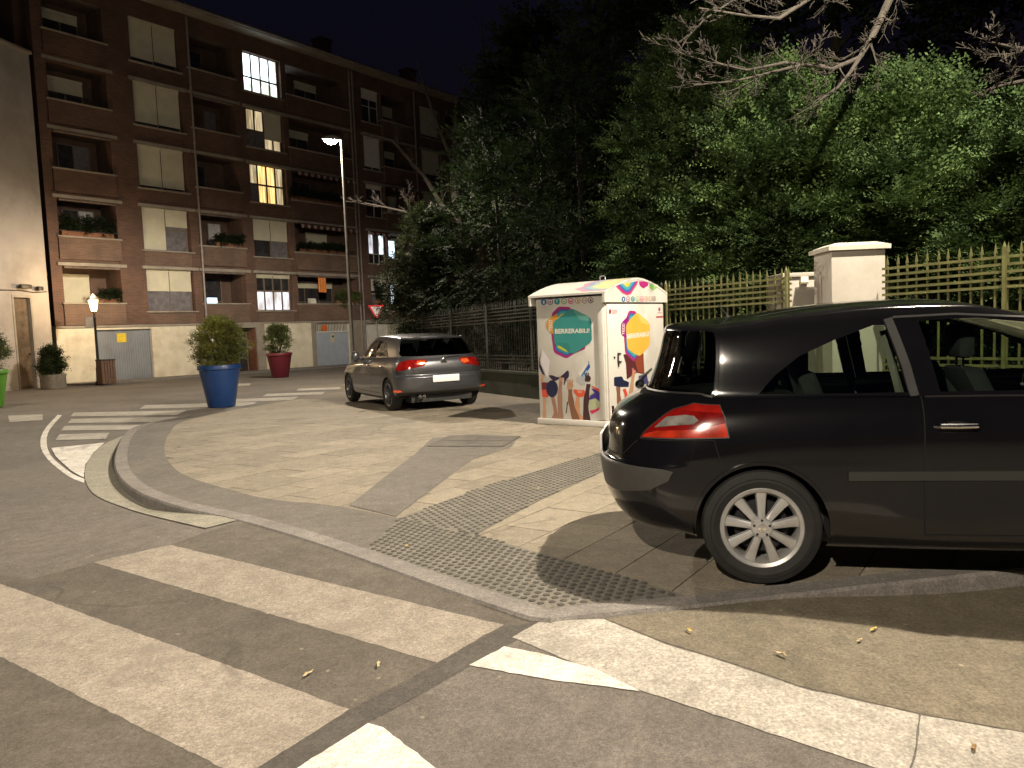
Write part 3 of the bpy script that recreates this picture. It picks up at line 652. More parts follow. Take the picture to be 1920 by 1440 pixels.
# footway strip along the building
d_=np.array([.585,.811]); n_=np.array([.811,-.585]); f0=np.array([BX,BY])
q=[tuple(f0+n_*.0),tuple(f0+n_*2.0),tuple(f0+d_*32+n_*2.2),tuple(f0+d_*32)]
o=link('footway',drape(q,zroad,.07,1.,thick=.12),None,M_kerb); tag(o,kind='structure')

# ================================================================== PALE TOWNHOUSE ON THE LEFT
M_town=pm('pale_townhouse_render',(.36,.325,.29),.9,var=.07,scale=1.3,bump=.25,bscale=50,dirt=(.23,.205,.18),dscale=.45)
M_slate=pm('slate_grey_render',(.20,.22,.24),.9,var=.1,scale=1.3,dirt=(.15,.16,.18))
TA=math.atan2(.98,.19)
tw=empty('townhouse',(-18.88,31.84,-.3),TA,'tall plain pale rendered townhouse wall at the left edge with a narrow dark door','building')
# local x = along the wall away from camera (0 = far corner, negative towards camera), local y = inward (-x world)
mb=MB(); 
for a,b,z0,z1 in ((-14,-1.78,-.6,13.38),(-1.78,-.98,3.62,13.38),(-.98,0,-.6,13.38)): mb.box(a,b,0,.4,z0,z1)
mb.box(-14,0,.4,9,-.6,13.3); mb.build('wall',M_town,tw)
mb=MB(); mb.box(-14.1,.06,-.12,9,13.38,13.50); mb.build('roof_edge',M_slab,tw,bevel=.01)
mb=MB(); mb.box(-1.76,-1.0,.12,.18,-.05,3.6); mb.box(-1.70,-1.06,.10,.12,.1,1.6); mb.box(-1.70,-1.06,.10,.12,1.75,2.6); d=mb.build('door',pm('old_brown_door',(.09,.06,.035),.7,var=.4,scale=5,dirt=(.15,.12,.08)),tw)
mb=MB(); mb.box(-1.86,-1.78,-.02,.14,-.05,3.7); mb.box(-.98,-.90,-.02,.14,-.05,3.7); mb.box(-1.86,-.90,-.025,.14,3.62,3.72); mb.build('door_frame',M_slab,d)
mb=MB(); mb.lathe([(0,0),(.03,0),(.03,.05),(0,.06)],10,0,'y',(-1.12,.04,1.4)); mb.build('handle',M_dpl,d)
mb=MB(); mb.box(-14,-.35,2,9,13.5,20); mb.build('upper_storey',M_slate,tw)
# wall lights / cable over the door
for (x,w,z) in ((-1.35,.5,4.05),(-.62,.22,4.0)):
    t=empty('wall_floodlight',(0,0,0),0,'unlit dark floodlight on the pale wall %s the narrow door'%('above' if w>.3 else 'to the right above'),'light'); 
    wv=Matrix.Rotation(TA,4,'Z')@Vector((x,-.1,z)); t.location=(-18.88+wv.x,31.84+wv.y,-.3+wv.z); t.rotation_euler=(0,0,TA)
    m1=MB(); m1.box(-w/2,w/2,-.16,-.02,-.08,.08); m1.build('lamp_housing',M_dpl,t,bevel=.01)
    m1=MB(); m1.tube([(0,-.02,0),(0,.06,0),(0,.1,.06)],.02,6); m1.build('bracket',M_dpl,t)
mb=MB(); mb.tube([(-3.2,-.03,3.86),(-1.5,-.02,3.9),(-.7,-.02,3.84),(-.1,-.02,3.9)],.018,5); mb.build('cable',M_dpl,tw)

# ================================================================== STREET LAMPS
M_pole=pm('painted_lamp_post',(.15,.14,.12),.55,var=.12,scale=6,metal=.2)
M_head=pm('lamp_head_casing',(.25,.24,.22),.5,var=.1)
M_lens=pm('lamp_lens',(1,.9,.75),.3,emit=(1.0,.84,.62),estr=140)
def batwing(ld,c0,c1):
    # road lantern optics: more light thrown out sideways than straight down, cut off below the horizontal
    ld.use_nodes=True; t=ld.node_tree; em=t.nodes['Emission']; tc=N(t,'ShaderNodeTexCoord'); sp=N(t,'ShaderNodeSeparateXYZ'); t.links.new(tc.outputs['Normal'],sp.inputs[0])
    ng=N(t,'ShaderNodeMath',operation='MULTIPLY'); ng.inputs[1].default_value=-1; t.links.new(sp.outputs['Z'],ng.inputs[0])
    sq=N(t,'ShaderNodeMath',operation='MULTIPLY'); t.links.new(ng.outputs[0],sq.inputs[0]); t.links.new(ng.outputs[0],sq.inputs[1])
    ad=N(t,'ShaderNodeMath',operation='ADD'); ad.inputs[1].default_value=.16; t.links.new(sq.outputs[0],ad.inputs[0])
    dv=N(t,'ShaderNodeMath',operation='DIVIDE'); dv.inputs[0].default_value=1.; t.links.new(ad.outputs[0],dv.inputs[1])
    cut=N(t,'ShaderNodeMapRange',interpolation_type='SMOOTHSTEP'); cut.inputs['From Min'].default_value=c0; cut.inputs['From Max'].default_value=c1; cut.inputs['To Min'].default_value=.016; t.links.new(ng.outputs[0],cut.inputs['Value'])
    mu=N(t,'ShaderNodeMath',operation='MULTIPLY'); t.links.new(dv.outputs[0],mu.inputs[0]); t.links.new(cut.outputs['Result'],mu.inputs[1]); t.links.new(mu.outputs[0],em.inputs['Strength'])
def street_lamp(base,h,dxy,watts,c0,c1,label,vis):
    x,y=base; z=zroad(x,y); s=empty('street_lamp',(x,y,z),0,label,'street lamp','tall street lamps along the street')
    mb=MB(); mb.tube([(0,0,0),(0,0,.9),(0,0,.95),(0,0,h)],[.085,.08,.062,.04],14); mb.build('post',M_pole,s,smooth=True)
    mb=MB(); mb.lathe([(.17,0),(.17,.03),(.1,.06),(.09,.1)],16,cap=True); mb.build('base_plate',M_pole,s)
    d=Vector((dxy[0],dxy[1],0)); L=d.length; u=d.normalized(); w=Vector((-u.y,u.x,0))
    hp=[];ang=math.atan2(u.y,u.x)
    hd=MB(); prof=[(.0,.055,.04),(.12,.07,.07),(.30,.13,.11),(.55,.15,.10),(.78,.11,.06),(.86,.05,.03)]
    k=L/.72; ring=[]
    for (a,wd,ht) in prof:
        for (sy,sz) in ((-1,-.35),(1,-.35),(1,.2),(.6,1),(-.6,1),(-1,.2)): ring.append((a*k,sy*wd,sz*ht))
    n=len(prof); fs=[(i*6+j,(i+1)*6+j,(i+1)*6+(j+1)%6,i*6+(j+1)%6) for i in range(n-1) for j in range(6)]+[tuple(range(6)),tuple(reversed(range(6*n-6,6*n)))]
    hd.add(ring,fs); ho=hd.build('lamp_head',M_head,s,smooth=True); ho.location=(0,0,h); ho.rotation_euler=(0,-.04,ang)
    ln=MB(); ln.add([(a*k,sy*wd,sz) for a,wd,dp in ((.16,.08,.2),(.3,.13,.8),(.45,.14,1),(.6,.14,.95),(.76,.09,.3)) for sy,sz in ((-1,-.02),(-.6,-.02-.13*dp),(.6,-.02-.13*dp),(1,-.02))],[(i*4+j,i*4+j+1,(i+1)*4+j+1,(i+1)*4+j) for i in range(4) for j in range(3)]+[(0,3,2,1),(16,17,18,19)]); lo=ln.build('lens',M_lens,ho,smooth=True)
    ld=bpy.data.lights.new('lamp_light','POINT'); ld.energy=watts; ld.color=LAMP_COL; ld.shadow_soft_size=.07; batwing(ld,c0,c1)
    lo=bpy.data.objects.new('lamp_light',ld); COL.objects.link(lo); lo.parent=s; lo.location=(u.x*L*.72,u.y*L*.72,h-.16)
    return s
LL=['lit street lamp on a tall slim post behind the grey hatchback','street lamp on a tall post beside the fence and black car','street lamp on a tall post across the road to the left','added street lamp out of view that brightens the facades beside the pale townhouse']
for q,l in zip(STREET_LAMPS,LL): street_lamp(*q,l,True)
# old style lanterns by the townhouse
M_iron=pm('black_cast_iron',(.018,.018,.018),.45,var=.3,metal=.4)
M_lglow=pm('lantern_glass_glow',(1,.8,.5),.3,emit=(1.0,.66,.26),estr=8)
def lantern(x,y,label,watts):
    z=zroad(x,y); s=empty('lantern_post',(x,y,z),0,label,'lantern','black cast iron lantern posts by the townhouse')
    mb=MB(); mb.lathe([(.16,0),(.16,.12),(.11,.18),(.10,.7),(.07,.78),(.055,1.0),(.045,2.7),(.06,2.74),(.04,2.8),(.035,2.95)],14,cap=True); mb.build('post',M_iron,s,smooth=True)
    mb=MB()
    for j in range(4):
        t=math.pi/4+j*math.pi/2; c,sn=math.cos(t),math.sin(t); mb.tube([(c*.12,sn*.12,3.0),(c*.23,sn*.23,3.48)],.012,5)
    mb.lathe([(.13,3.0),(.02,2.93)],4); mb.lathe([(.27,3.48),(.27,3.50),(.12,3.62),(.05,3.68),(.0,3.74)],4); mb.build('lantern_frame',M_iron,s)
    g=MB(); g.lathe([(.10,3.02),(.195,3.46)],4,cap=True); g.build('lantern_glass',M_lglow,s)
    ld=bpy.data.lights.new('lantern_light','POINT'); ld.energy=watts; ld.color=(1,.68,.36); ld.shadow_soft_size=.12
    lo=bpy.data.objects.new('lantern_light',ld); COL.objects.link(lo); lo.parent=s; lo.location=(0,0,3.95)
    return s
lx,ly=unproj(187,722,zroad)
lantern(lx,ly,'lit black cast iron lantern post in front of the grey-blue garage door',80)
lantern(-18.6,25.6,'lit black cast iron lantern post by the pale townhouse at the left',20)
# banner sign bracket under the visible lantern
ps=empty('lantern_sign',(lx,ly,zroad(lx,ly)),BA,'small grey plate fixed below the lit lantern on its post','sign')
mb=MB(); mb.box(-.38,-.07,-.015,.015,2.35,2.78); mb.build('plate',M_slab,ps); mb=MB(); mb.tube([(-.07,0,2.7),(0.0,0,2.7)],.012,6); mb.build('bracket',M_iron,ps)
# litter bin beside it
bx,by=unproj(201,722,zroad); bn=empty('litter_bin',(bx,by,zroad(bx,by)),R_(50),'brown slatted litter bin standing right beside the lantern post','bin')
mb=MB(); mb.box(-.24,.24,-.24,.24,.04,.95); mb.build('liner',M_dpl,bn)
for sgn,ax in ((1,0),(-1,0),(1,1),(-1,1)):
    for i in range(5):
        a=-.25+i*.105; mb=MB()
        if ax==0: mb.box(a,a+.085,sgn*.25-.012,sgn*.25+.012,.06,1.0)
        else: mb.box(sgn*.262-.012,sgn*.262+.012,a,a+.085,.06,1.0)
        mb.build('slat',pm('bin_wood',(.13,.07,.045),.7,var=.3,scale=12),bn)
mb=MB(); mb.box(-.28,.28,-.28,.28,1.0,1.05); mb.build('lid',M_dpl,bn)

# ================================================================== FOLIAGE
def leaf_cloud(centers,radii,n_spray,n_leaf,length,size,down=.15,seed=0,flat=.5,outbias=None):
    """leaf-sized quads on little sprays that point outwards from each clump"""
    rng=np.random.default_rng(seed); C=np.asarray(centers,float); Rr=np.asarray(radii,float); k=len(C)
    idx=np.repeat(np.arange(k),n_spray); m=len(idx)
    d=rng.normal(size=(m,3)); d/=np.linalg.norm(d,axis=1,keepdims=True)
    r=rng.random(m)**.4
    O=C[idx]+d*Rr[idx]*r[:,None]
    dr=d+rng.normal(size=(m,3))*.45; 
    if outbias is not None:
        ob=C[idx]-outbias; ob/=np.linalg.norm(ob,axis=1,keepdims=True)+1e-6; dr+=ob*.9
    dr[:,2]=dr[:,2]*flat-down; dr/=np.linalg.norm(dr,axis=1,keepdims=True)
    L=length*(.6+.8*rng.random(m))
    up=np.array([0,0,1.]); sd=np.cross(dr,up); sd/=np.linalg.norm(sd,axis=1,keepdims=True)+1e-6; nn=np.cross(sd,dr)
    roll=rng.normal(size=m)*.5; sd2=sd*np.cos(roll)[:,None]+nn*np.sin(roll)[:,None]; nn=np.cross(sd2,dr); sd=sd2
    V=[]
    for i in range(n_leaf):
        t=(i+.5)/n_leaf; s=(-1 if i%2 else 1); p=O+dr*(L*t)[:,None]-up*(.12*L*t*t)[:,None]
        ax=dr*.6+sd*s*(.8)+nn*rng.normal(size=(m,1))*.25; ax/=np.linalg.norm(ax,axis=1,keepdims=True)
        wd=np.cross(ax,nn); wd/=np.linalg.norm(wd,axis=1,keepdims=True)+1e-6
        l=size*(1.1-.5*t)*(.7+.6*rng.random(m))[:,None]; w=l*.26
        V.append(np.stack([p,p+ax*l*.5+wd*w,p+ax*l,p+ax*l*.5-wd*w],1))
    V=np.concatenate(V,0).reshape(-1,3); nq=len(V)//4
    me=bpy.data.meshes.new('leaves'); me.vertices.add(len(V)); me.vertices.foreach_set('co',V.astype(np.float32).ravel())
    me.loops.add(nq*4); me.loops.foreach_set('vertex_index',np.arange(nq*4,dtype=np.int32)); me.polygons.add(nq)
    me.polygons.foreach_set('loop_start',np.arange(0,nq*4,4,dtype=np.int32)); me.update(calc_edges=True); return me
def crown_clumps(cx,cy,rx,ry,z0,z1,n,seed,shape='egg',cr=.42):
    rng=np.random.default_rng(seed); out=[];rad=[]
    for i in range(n):
        h=rng.random()**.9; a=rng.random()*2*math.pi; 
        if shape=='egg': w=math.sin(math.pi*min(1,.16+.8*h)**.9)**.75
        elif shape=='cone': w=(1-h)**.8*.95+.08
        else: w=math.sqrt(max(0,1-(2*h-1)**2))
        w*=.72+.45*rng.random()
        r=(.45+.55*rng.random()**.5)*w
        out.append((cx+rx*r*math.cos(a),cy+ry*r*math.sin(a),z0+(z1-z0)*h)); rad.append(cr*(.6+.8*rng.random()))
    return np.array(out),np.array(rad)[:,None]*np.array([[1,1,.55]])
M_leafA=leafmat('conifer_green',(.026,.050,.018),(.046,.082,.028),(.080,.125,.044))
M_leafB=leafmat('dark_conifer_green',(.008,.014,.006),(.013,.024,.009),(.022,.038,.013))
M_leafC=leafmat('bush_green',(.014,.020,.009),(.026,.036,.016),(.05,.06,.03))
M_leafY=leafmat('planter_green',(.10,.11,.03),(.17,.18,.05),(.24,.24,.08))
M_leafG=leafmat('clipped_green',(.05,.07,.028),(.09,.12,.045),(.14,.16,.07))
M_bark=pm('bark',(.03,.024,.018),.9,var=.35,scale=14,bump=.8,bscale=30)
M_barkl=pm('pale_bark',(.019,.015,.010),.9,var=.3,scale=14,bump=.8,bscale=30)
def limbs(mb,base,top,r,n,rng,spread,lo=.25):
    base=Vector(base);top=Vector(top); pts=[base.lerp(top,t)+Vector((math.sin(t*5)*.06,math.cos(t*4)*.06,0)) for t in np.linspace(0,1,8)]
    mb.tube(pts,[r*(1-.8*t) for t in np.linspace(0,1,8)],8)
    for i in range(n):
        t=lo+(1-lo)*rng.random()*.9; p=base.lerp(top,t); a=rng.random()*6.283; L=spread*(1.1-t*.7)*(.6+.5*rng.random())
        e=p+Vector((math.cos(a)*L,math.sin(a)*L,L*.35)); m=p.lerp(e,.5)+Vector((0,0,-.05*L+.06)); mb.tube([p,m,e],[r*.42*(1-.6*t),r*.26*(1-.5*t),.012],6)
def tree(name,x,y,rx,ry,z0,z1,n,mat,label,cat,seed,shape='egg',group=None,spray=34,leaf=11,length=.36,size=.088,cr=.45,trunk=.12,flat=.5,down=.15,bark=None):
    z=zpave(x,y)-.05; s=empty(name,(x,y,z),0,label,cat,group); rng=random.Random(seed)
    mb=MB(); limbs(mb,(0,0,0),(0,0,z1*.86),trunk,14,rng,rx*.85); mb.build('trunk',bark or M_bark,s,smooth=True)
    c,r=crown_clumps(0,0,rx,ry,z0,z1,n,seed,shape,cr); me=leaf_cloud(c,r,spray,leaf,length,size,down,seed,flat,np.array([0,0,(z0+z1)*.45]))
    link('crown',me,s,mat); return s
FA=np.array([5.41,8.3]); FB=np.array([2.62,12.8]); FC=np.array([.53,16.4]); FD=np.array([-2.84,23.6])
GT='evergreen trees behind the railing fence'
tree('laurel_bush',-2.35,24.6,1.35,1.3,.9,5.3,95,M_leafC,'round dark bush overhanging the far left end of the fence','bush',21,group=None,size=.11,length=.3,spray=60,leaf=8)
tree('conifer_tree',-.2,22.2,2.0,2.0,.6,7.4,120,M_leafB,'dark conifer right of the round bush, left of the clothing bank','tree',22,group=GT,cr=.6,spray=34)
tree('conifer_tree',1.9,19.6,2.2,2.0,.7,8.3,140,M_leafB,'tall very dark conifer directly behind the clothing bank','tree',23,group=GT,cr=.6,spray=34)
tree('yew_tree',4.0,16.2,1.9,1.8,.6,7.4,250,M_leafA,'tall feathery evergreen rising just right of the clothing bank','tree',24,group=GT,cr=.32,spray=46,down=-.15,length=.42)
tree('yew_tree',4.6,13.2,1.5,1.4,.7,5.5,270,M_leafA,'broad mid green evergreen left of the pale gate pillar','tree',25,group=GT,cr=.27,spray=46,down=-.25,length=.42)
tree('yew_tree',6.5,12.6,1.7,1.5,.7,5.1,300,M_leafA,'bright green evergreen mass behind the pale gate pillar','tree',26,group=GT,cr=.27,spray=46,down=-.25,length=.42)
tree('yew_tree',7.7,10.2,1.6,1.5,.8,4.4,320,M_leafA,'bright green evergreen at the right edge behind the fence','tree',27,group=GT,cr=.25,spray=46,down=-.25,length=.38)
tree('yew_tree',9.6,9.6,1.6,1.6,.6,5.0,90,M_leafA,'evergreen beyond the right edge of the fence','tree',28,group=GT,cr=.5,spray=30)
GD='tall dark trees deep in the park'
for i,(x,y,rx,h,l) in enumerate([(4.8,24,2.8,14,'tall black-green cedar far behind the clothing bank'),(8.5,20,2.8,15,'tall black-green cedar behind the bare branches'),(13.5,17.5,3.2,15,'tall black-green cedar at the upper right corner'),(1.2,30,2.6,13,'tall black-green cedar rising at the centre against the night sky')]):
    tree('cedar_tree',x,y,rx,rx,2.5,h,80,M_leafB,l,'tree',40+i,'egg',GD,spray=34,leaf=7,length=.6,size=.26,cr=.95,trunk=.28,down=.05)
# bare broadleaf trees
def bare(x,y,z,mats,branches,label,seed,name='bare_tree'):
    s=empty(name,(x,y,z),0,label,'tree'); rng=random.Random(seed); mb=MB(); tw=MB()
    def grow(p,d,L,r,lvl):
        pts=[p];rr=[r]; q=p; n=5
        for i in range(n):
            d=(d+Vector((rng.gauss(0,.16),rng.gauss(0,.16),rng.gauss(0,.10)+.03))).normalized(); q=q+d*L/n; pts.append(q); rr.append(max(.004,r*(1-.62*(i+1)/n)))
            if lvl>0 and i>0:
                for _ in range(1 if lvl>1 else 2):
                    e=(d+Vector((rng.gauss(0,.6),rng.gauss(0,.6),rng.gauss(0,.4)+.22))).normalized(); grow(q,e,L*(.36+.22*rng.random()),rr[-1]*.55,lvl-1)
        (mb if r>.02 else tw).tube(pts,rr,7 if r>.03 else 4)
    for (path,rad,lvl) in branches:
        P=[Vector(p) for p in path]; n=len(P); mb.tube(P,[rad[0]+(rad[1]-rad[0])*i/(n-1) for i in range(n)],9)
        for i in range(1,n):
            if lvl:
                for _ in range(2):
                    d=((P[i]-P[i-1]).normalized()+Vector((rng.gauss(0,.5),rng.gauss(0,.4),rng.gauss(0,.35)))).normalized()
                    r=rad[0]+(rad[1]-rad[0])*i/(n-1); grow(P[i].lerp(P[i-1],rng.random()*.8),d,(.35+.5*rng.random())*lvl[1],max(.011,r*.5),lvl[0])
    mb.build('trunk',mats,s,smooth=True); tag(tw.build('twigs',mats,s),kind='stuff'); return s
def pp(px,py,Y):
    d=_f+_r*(px-960)/FPX+_u*(720-py)/FPX; return Vector(d*(Y/d[1]))+Vector((0,0,CAM_H))
bx_,by_=9.2,13.0; B0=Vector((bx_,by_,-.1))
def rel(l): return [tuple(Vector(p)-B0) for p in l]
Yb=10.8
limb=[pp(1780,-190,12.2),pp(1700,-60,11.6),pp(1665,5,11.2),pp(1640,60,11.0),pp(1612,108,Yb),pp(1575,140,10.6),pp(1500,120,10.4)]
bare(bx_,by_,-.1,M_barkl,[
   ([(0,0,0),(-.1,0,2),(0,0,4.5),(-.3,.1,6.5),(-.9,-.4,7.6)],(.24,.11),None),
   (rel([Vector((8.3,12.6,7.5)),limb[0],limb[1],limb[2],limb[3],limb[4]]),(.08,.035),(2,.7)),
   (rel([limb[4],pp(1560,130,10.6),pp(1510,120,10.4),pp(1450,135,10.2),pp(1380,152,10.0),pp(1300,160,9.8)]),(.032,.009),(2,.8)),
   (rel([limb[4],pp(1595,135,10.6),pp(1570,165,10.4),pp(1535,190,10.3)]),(.03,.012),(1,.6)),
   (rel([pp(1545,125,10.6),pp(1470,118,10.3),pp(1400,132,10.1),pp(1340,118,10.0)]),(.028,.01),(2,.9)),
   (rel([limb[1],pp(1560,-30,11.0),pp(1460,35,10.6),pp(1390,28,10.4),pp(1310,15,10.2)]),(.04,.009),(2,.9)),
   (rel([limb[0],pp(1600,-120,11),pp(1480,-60,10.8),pp(1390,-10,10.5),pp(1330,30,10.3)]),(.035,.009),(2,.9)),
   ],'leafless tree whose bare pale limb reaches across the top right above the evergreens',5)
B0=Vector((11.6,11.0,-.1))
bare(11.6,11.0,-.1,M_barkl,[([(0,0,0),(0,0,2.5),(-.3,-.1,4.6),(-.8,-.4,5.6)],(.2,.09),None),
   (rel([Vector((10.8,10.6,5.5)),pp(2050,60,9.8),pp(1960,100,9.6),pp(1900,90,9.5),pp(1860,80,9.4)]),(.07,.012),(2,.7)),
   (rel([pp(2000,90,9.7),pp(1930,150,9.5),pp(1880,160,9.4),pp(1850,170,9.3)]),(.04,.012),(2,.6))],'leafless tree whose bare twigs enter at the right edge',9)
B0=Vector((0,0,0))
bare(-2.1,33.0,-.4,M_bark,[([(0,0,0),(.1,0,4),(.0,0,8),(.3,0,11.5)],(.32,.12),None),
   ([(.05,0,6),(-1.2,-.6,8.2),(-2.4,-1,9.6),(-3.6,-1.4,9.9)],(.12,.02),(2,1.6)),([(0,0,7.5),(1.0,-.2,10),(1.5,-.3,12.5),(1.4,-.3,14.5)],(.14,.02),(2,1.6)),
   ([(.1,0,8.5),(-.8,.2,11),(-1.4,.2,13.2)],(.12,.02),(2,1.6)),([(.2,0,5),(1.6,-.5,7),(2.6,-1,7.6)],(.1,.02),(2,1.4)),([(.05,0,5.2),(-1.8,-1.6,6.6),(-3.4,-2.4,6.9)],(.08,.015),(2,1.3))],'dark leafless tree rising behind the round bush against the far end of the brick block',12)

# planted pots
def pot_prof(h,r0,r1): return [(0,0),(r0*.96,0),(r0,.02),(r1*.93,h*.88),(r1*.95,h*.885),(r1,h*.9),(r1,h*.985),(r1*.985,h),(r1*.9,h),(r1*.88,h*.93),(0,h*.93)]
def potted(px,py,h,r0,r1,col,label,seed,fr,fh,fz,lm,shape='round',name='planter'):
    x,y=unproj(px,py,zroad); s=empty(name,(x,y,zroad(x,y)+.01),0,label,'planter','big coloured plastic planters with shrubs')
    mb=MB(); mb.lathe(pot_prof(h,r0,r1),40); mb.build('pot',pm('plastic_'+name+str(seed),col,.42,var=.06,scale=2,dirt=tuple(c*.7 for c in col),dscale=1.2),s,smooth=True)
    mb=MB(); mb.lathe([(r1*.88,h*.935),(0,h*.97)],20); mb.build('soil',pm('soil',(.04,.03,.02),.95,var=.4,scale=30),s)
    rng=random.Random(seed); mb=MB()
    for i in range(7): a=rng.random()*6.28; mb.tube([(0,0,h*.93),(math.cos(a)*.08,math.sin(a)*.08,h+.15),(math.cos(a)*.25,math.sin(a)*.25,h+fh*.6)],[.018,.014,.006],5)
    mb.build('stems',M_bark,s)
    c,r=crown_clumps(0,0,fr,fr,h+fz,h+fz+fh,70,seed,shape,.16); link('foliage',leaf_cloud(c,r,40,6,.15,.055,-.1,seed,1.,np.array([0,0,h+.2])),s,lm); return s
potted(416,763,.95,.30,.47,(.012,.045,.16),'large blue planter with a yellow-green shrub on the near corner of the pavement',61,.50,.98,-.05,M_leafY)
potted(526,708,1.02,.34,.53,(.12,.012,.022),'dark red planter with a round clipped shrub in front of the cream wall',62,.50,1.05,0.0,M_leafG)
potted(-20,765,.98,.32,.50,(.10,.28,.03),'bright green planter with a shrub cut by the left edge',63,.50,.95,-.02,M_leafG)
x,y=unproj(101,729,zroad); s=empty('stone_planter',(x,y,zroad(x,y)),.4,'low round grey stone planter with a dark spiky shrub by the pale wall','planter')
mb=MB(); mb.lathe([(0,0),(.40,0),(.45,.08),(.44,.45),(.47,.50),(.47,.56),(.38,.56),(.36,.5),(0,.5)],20); mb.build('pot',pm('weathered_stone',(.22,.19,.15),.9,var=.25,scale=7,bump=.6,bscale=30),s,smooth=True)
c,r=crown_clumps(0,0,.36,.36,.5,1.45,40,71,'egg',.15); link('foliage',leaf_cloud(c,r,40,6,.28,.09,-.9,71,1.6),s,leafmat('spiky_green',(.02,.03,.012),(.04,.055,.02),(.08,.09,.04)))
mb=MB(); mb.tube([(0,0,.45),(.02,0,1.1)],.03,6); mb.build('stems',M_bark,s)
# balcony plants
def bplant(t,k,w,h,mat,seed,label,y=-.05,trail=0):
    z=zsp('L',k)[0]+.07; s=empty('balcony_plant',bpt(t,y,z),BA,label,'plant','plants on the loggia ledges'); mb=MB(); mb.box(-w/2,w/2,-.1,.12,0,.2); mb.build('trough',pm('terracotta_trough',(.2,.09,.05),.8,var=.2),s,bevel=.01)
    rng=np.random.default_rng(seed); n=int(26*w)+8; c=np.stack([(rng.random(n)-.5)*w,(rng.random(n)-.5)*.3,.2+rng.random(n)*h-(rng.random(n)<.3)*trail],1); link('foliage',leaf_cloud(c,np.full((n,3),.12),22,5,.16,.08,0,seed,1.),s,mat)
bplant(16.4,0,1.7,.55,M_leafG,81,'leafy green plant trailing over the first-floor ledge beside the lamp post',trail=.3)
bplant(1.6,1,2.2,.6,M_leafB,82,'dark bushy plant filling the second-floor loggia nearest the pale townhouse')
bplant(14.8,1,3.4,.3,M_leafB,83,'long row of dark plants on the second-floor loggia under the scalloped awning')
bplant(21.5,0,2.3,.7,M_leafY,84,'yellow-green plant box on the first-floor ledge above the beige garage',trail=.1)
bplant(18.9,0,.8,1.1,M_leafB,85,'dark upright plant on the first floor above the yield sign',y=-.25)
bplant(2.3,0,.9,.3,M_leafB,86,'low dark plant on the first-floor ledge behind the lit lantern')
bplant(14.5,2,3.6,.35,M_leafB,87,'dark plants in the third-floor loggia above the lamp post arm')
bplant(8.6,1,1.5,.3,M_leafB,88,'dark plants on the second-floor loggia with the white curtain')

# yield sign
def poly_plate(mb,pts,y0,y1,mi=0):
    n=len(pts); vs=[(p[0],y0,p[1]) for p in pts]+[(p[0],y1,p[1]) for p in pts]
    a=sum(pts[i][0]*pts[(i+1)%n][1]-pts[(i+1)%n][0]*pts[i][1] for i in range(n))
    fs=[tuple(range(n)),tuple(reversed(range(n,2*n)))]+[(i,i+n,(i+1)%n+n,(i+1)%n) for i in range(n)]
    if a<0: fs=[tuple(reversed(f)) for f in fs]
    mb.add(vs,fs,mi)
sx,sy=-5.75,33.5; ys_=empty('yield_sign',(sx,sy,zroad(sx,sy)),.35,'red and white triangular give-way sign on a grey pole beyond the grey hatchback','sign')
mb=MB(); mb.tube([(0,.03,0),(0,.03,2.95)],.03,10); mb.build('pole',M_pole,ys_,smooth=True)
mb=MB(); poly_plate(mb,[(-.36,2.92),(.36,2.92),(0,2.26)],0,.012); mb.build('border',pm('sign_red',(.40,.012,.02),.4,var=.05),ys_)
mb=MB(); poly_plate(mb,[(-.24,2.85),(.24,2.85),(0,2.41)],-.004,.0); mb.build('face',pm('sign_white',(.42,.40,.40),.4,var=.05),ys_)

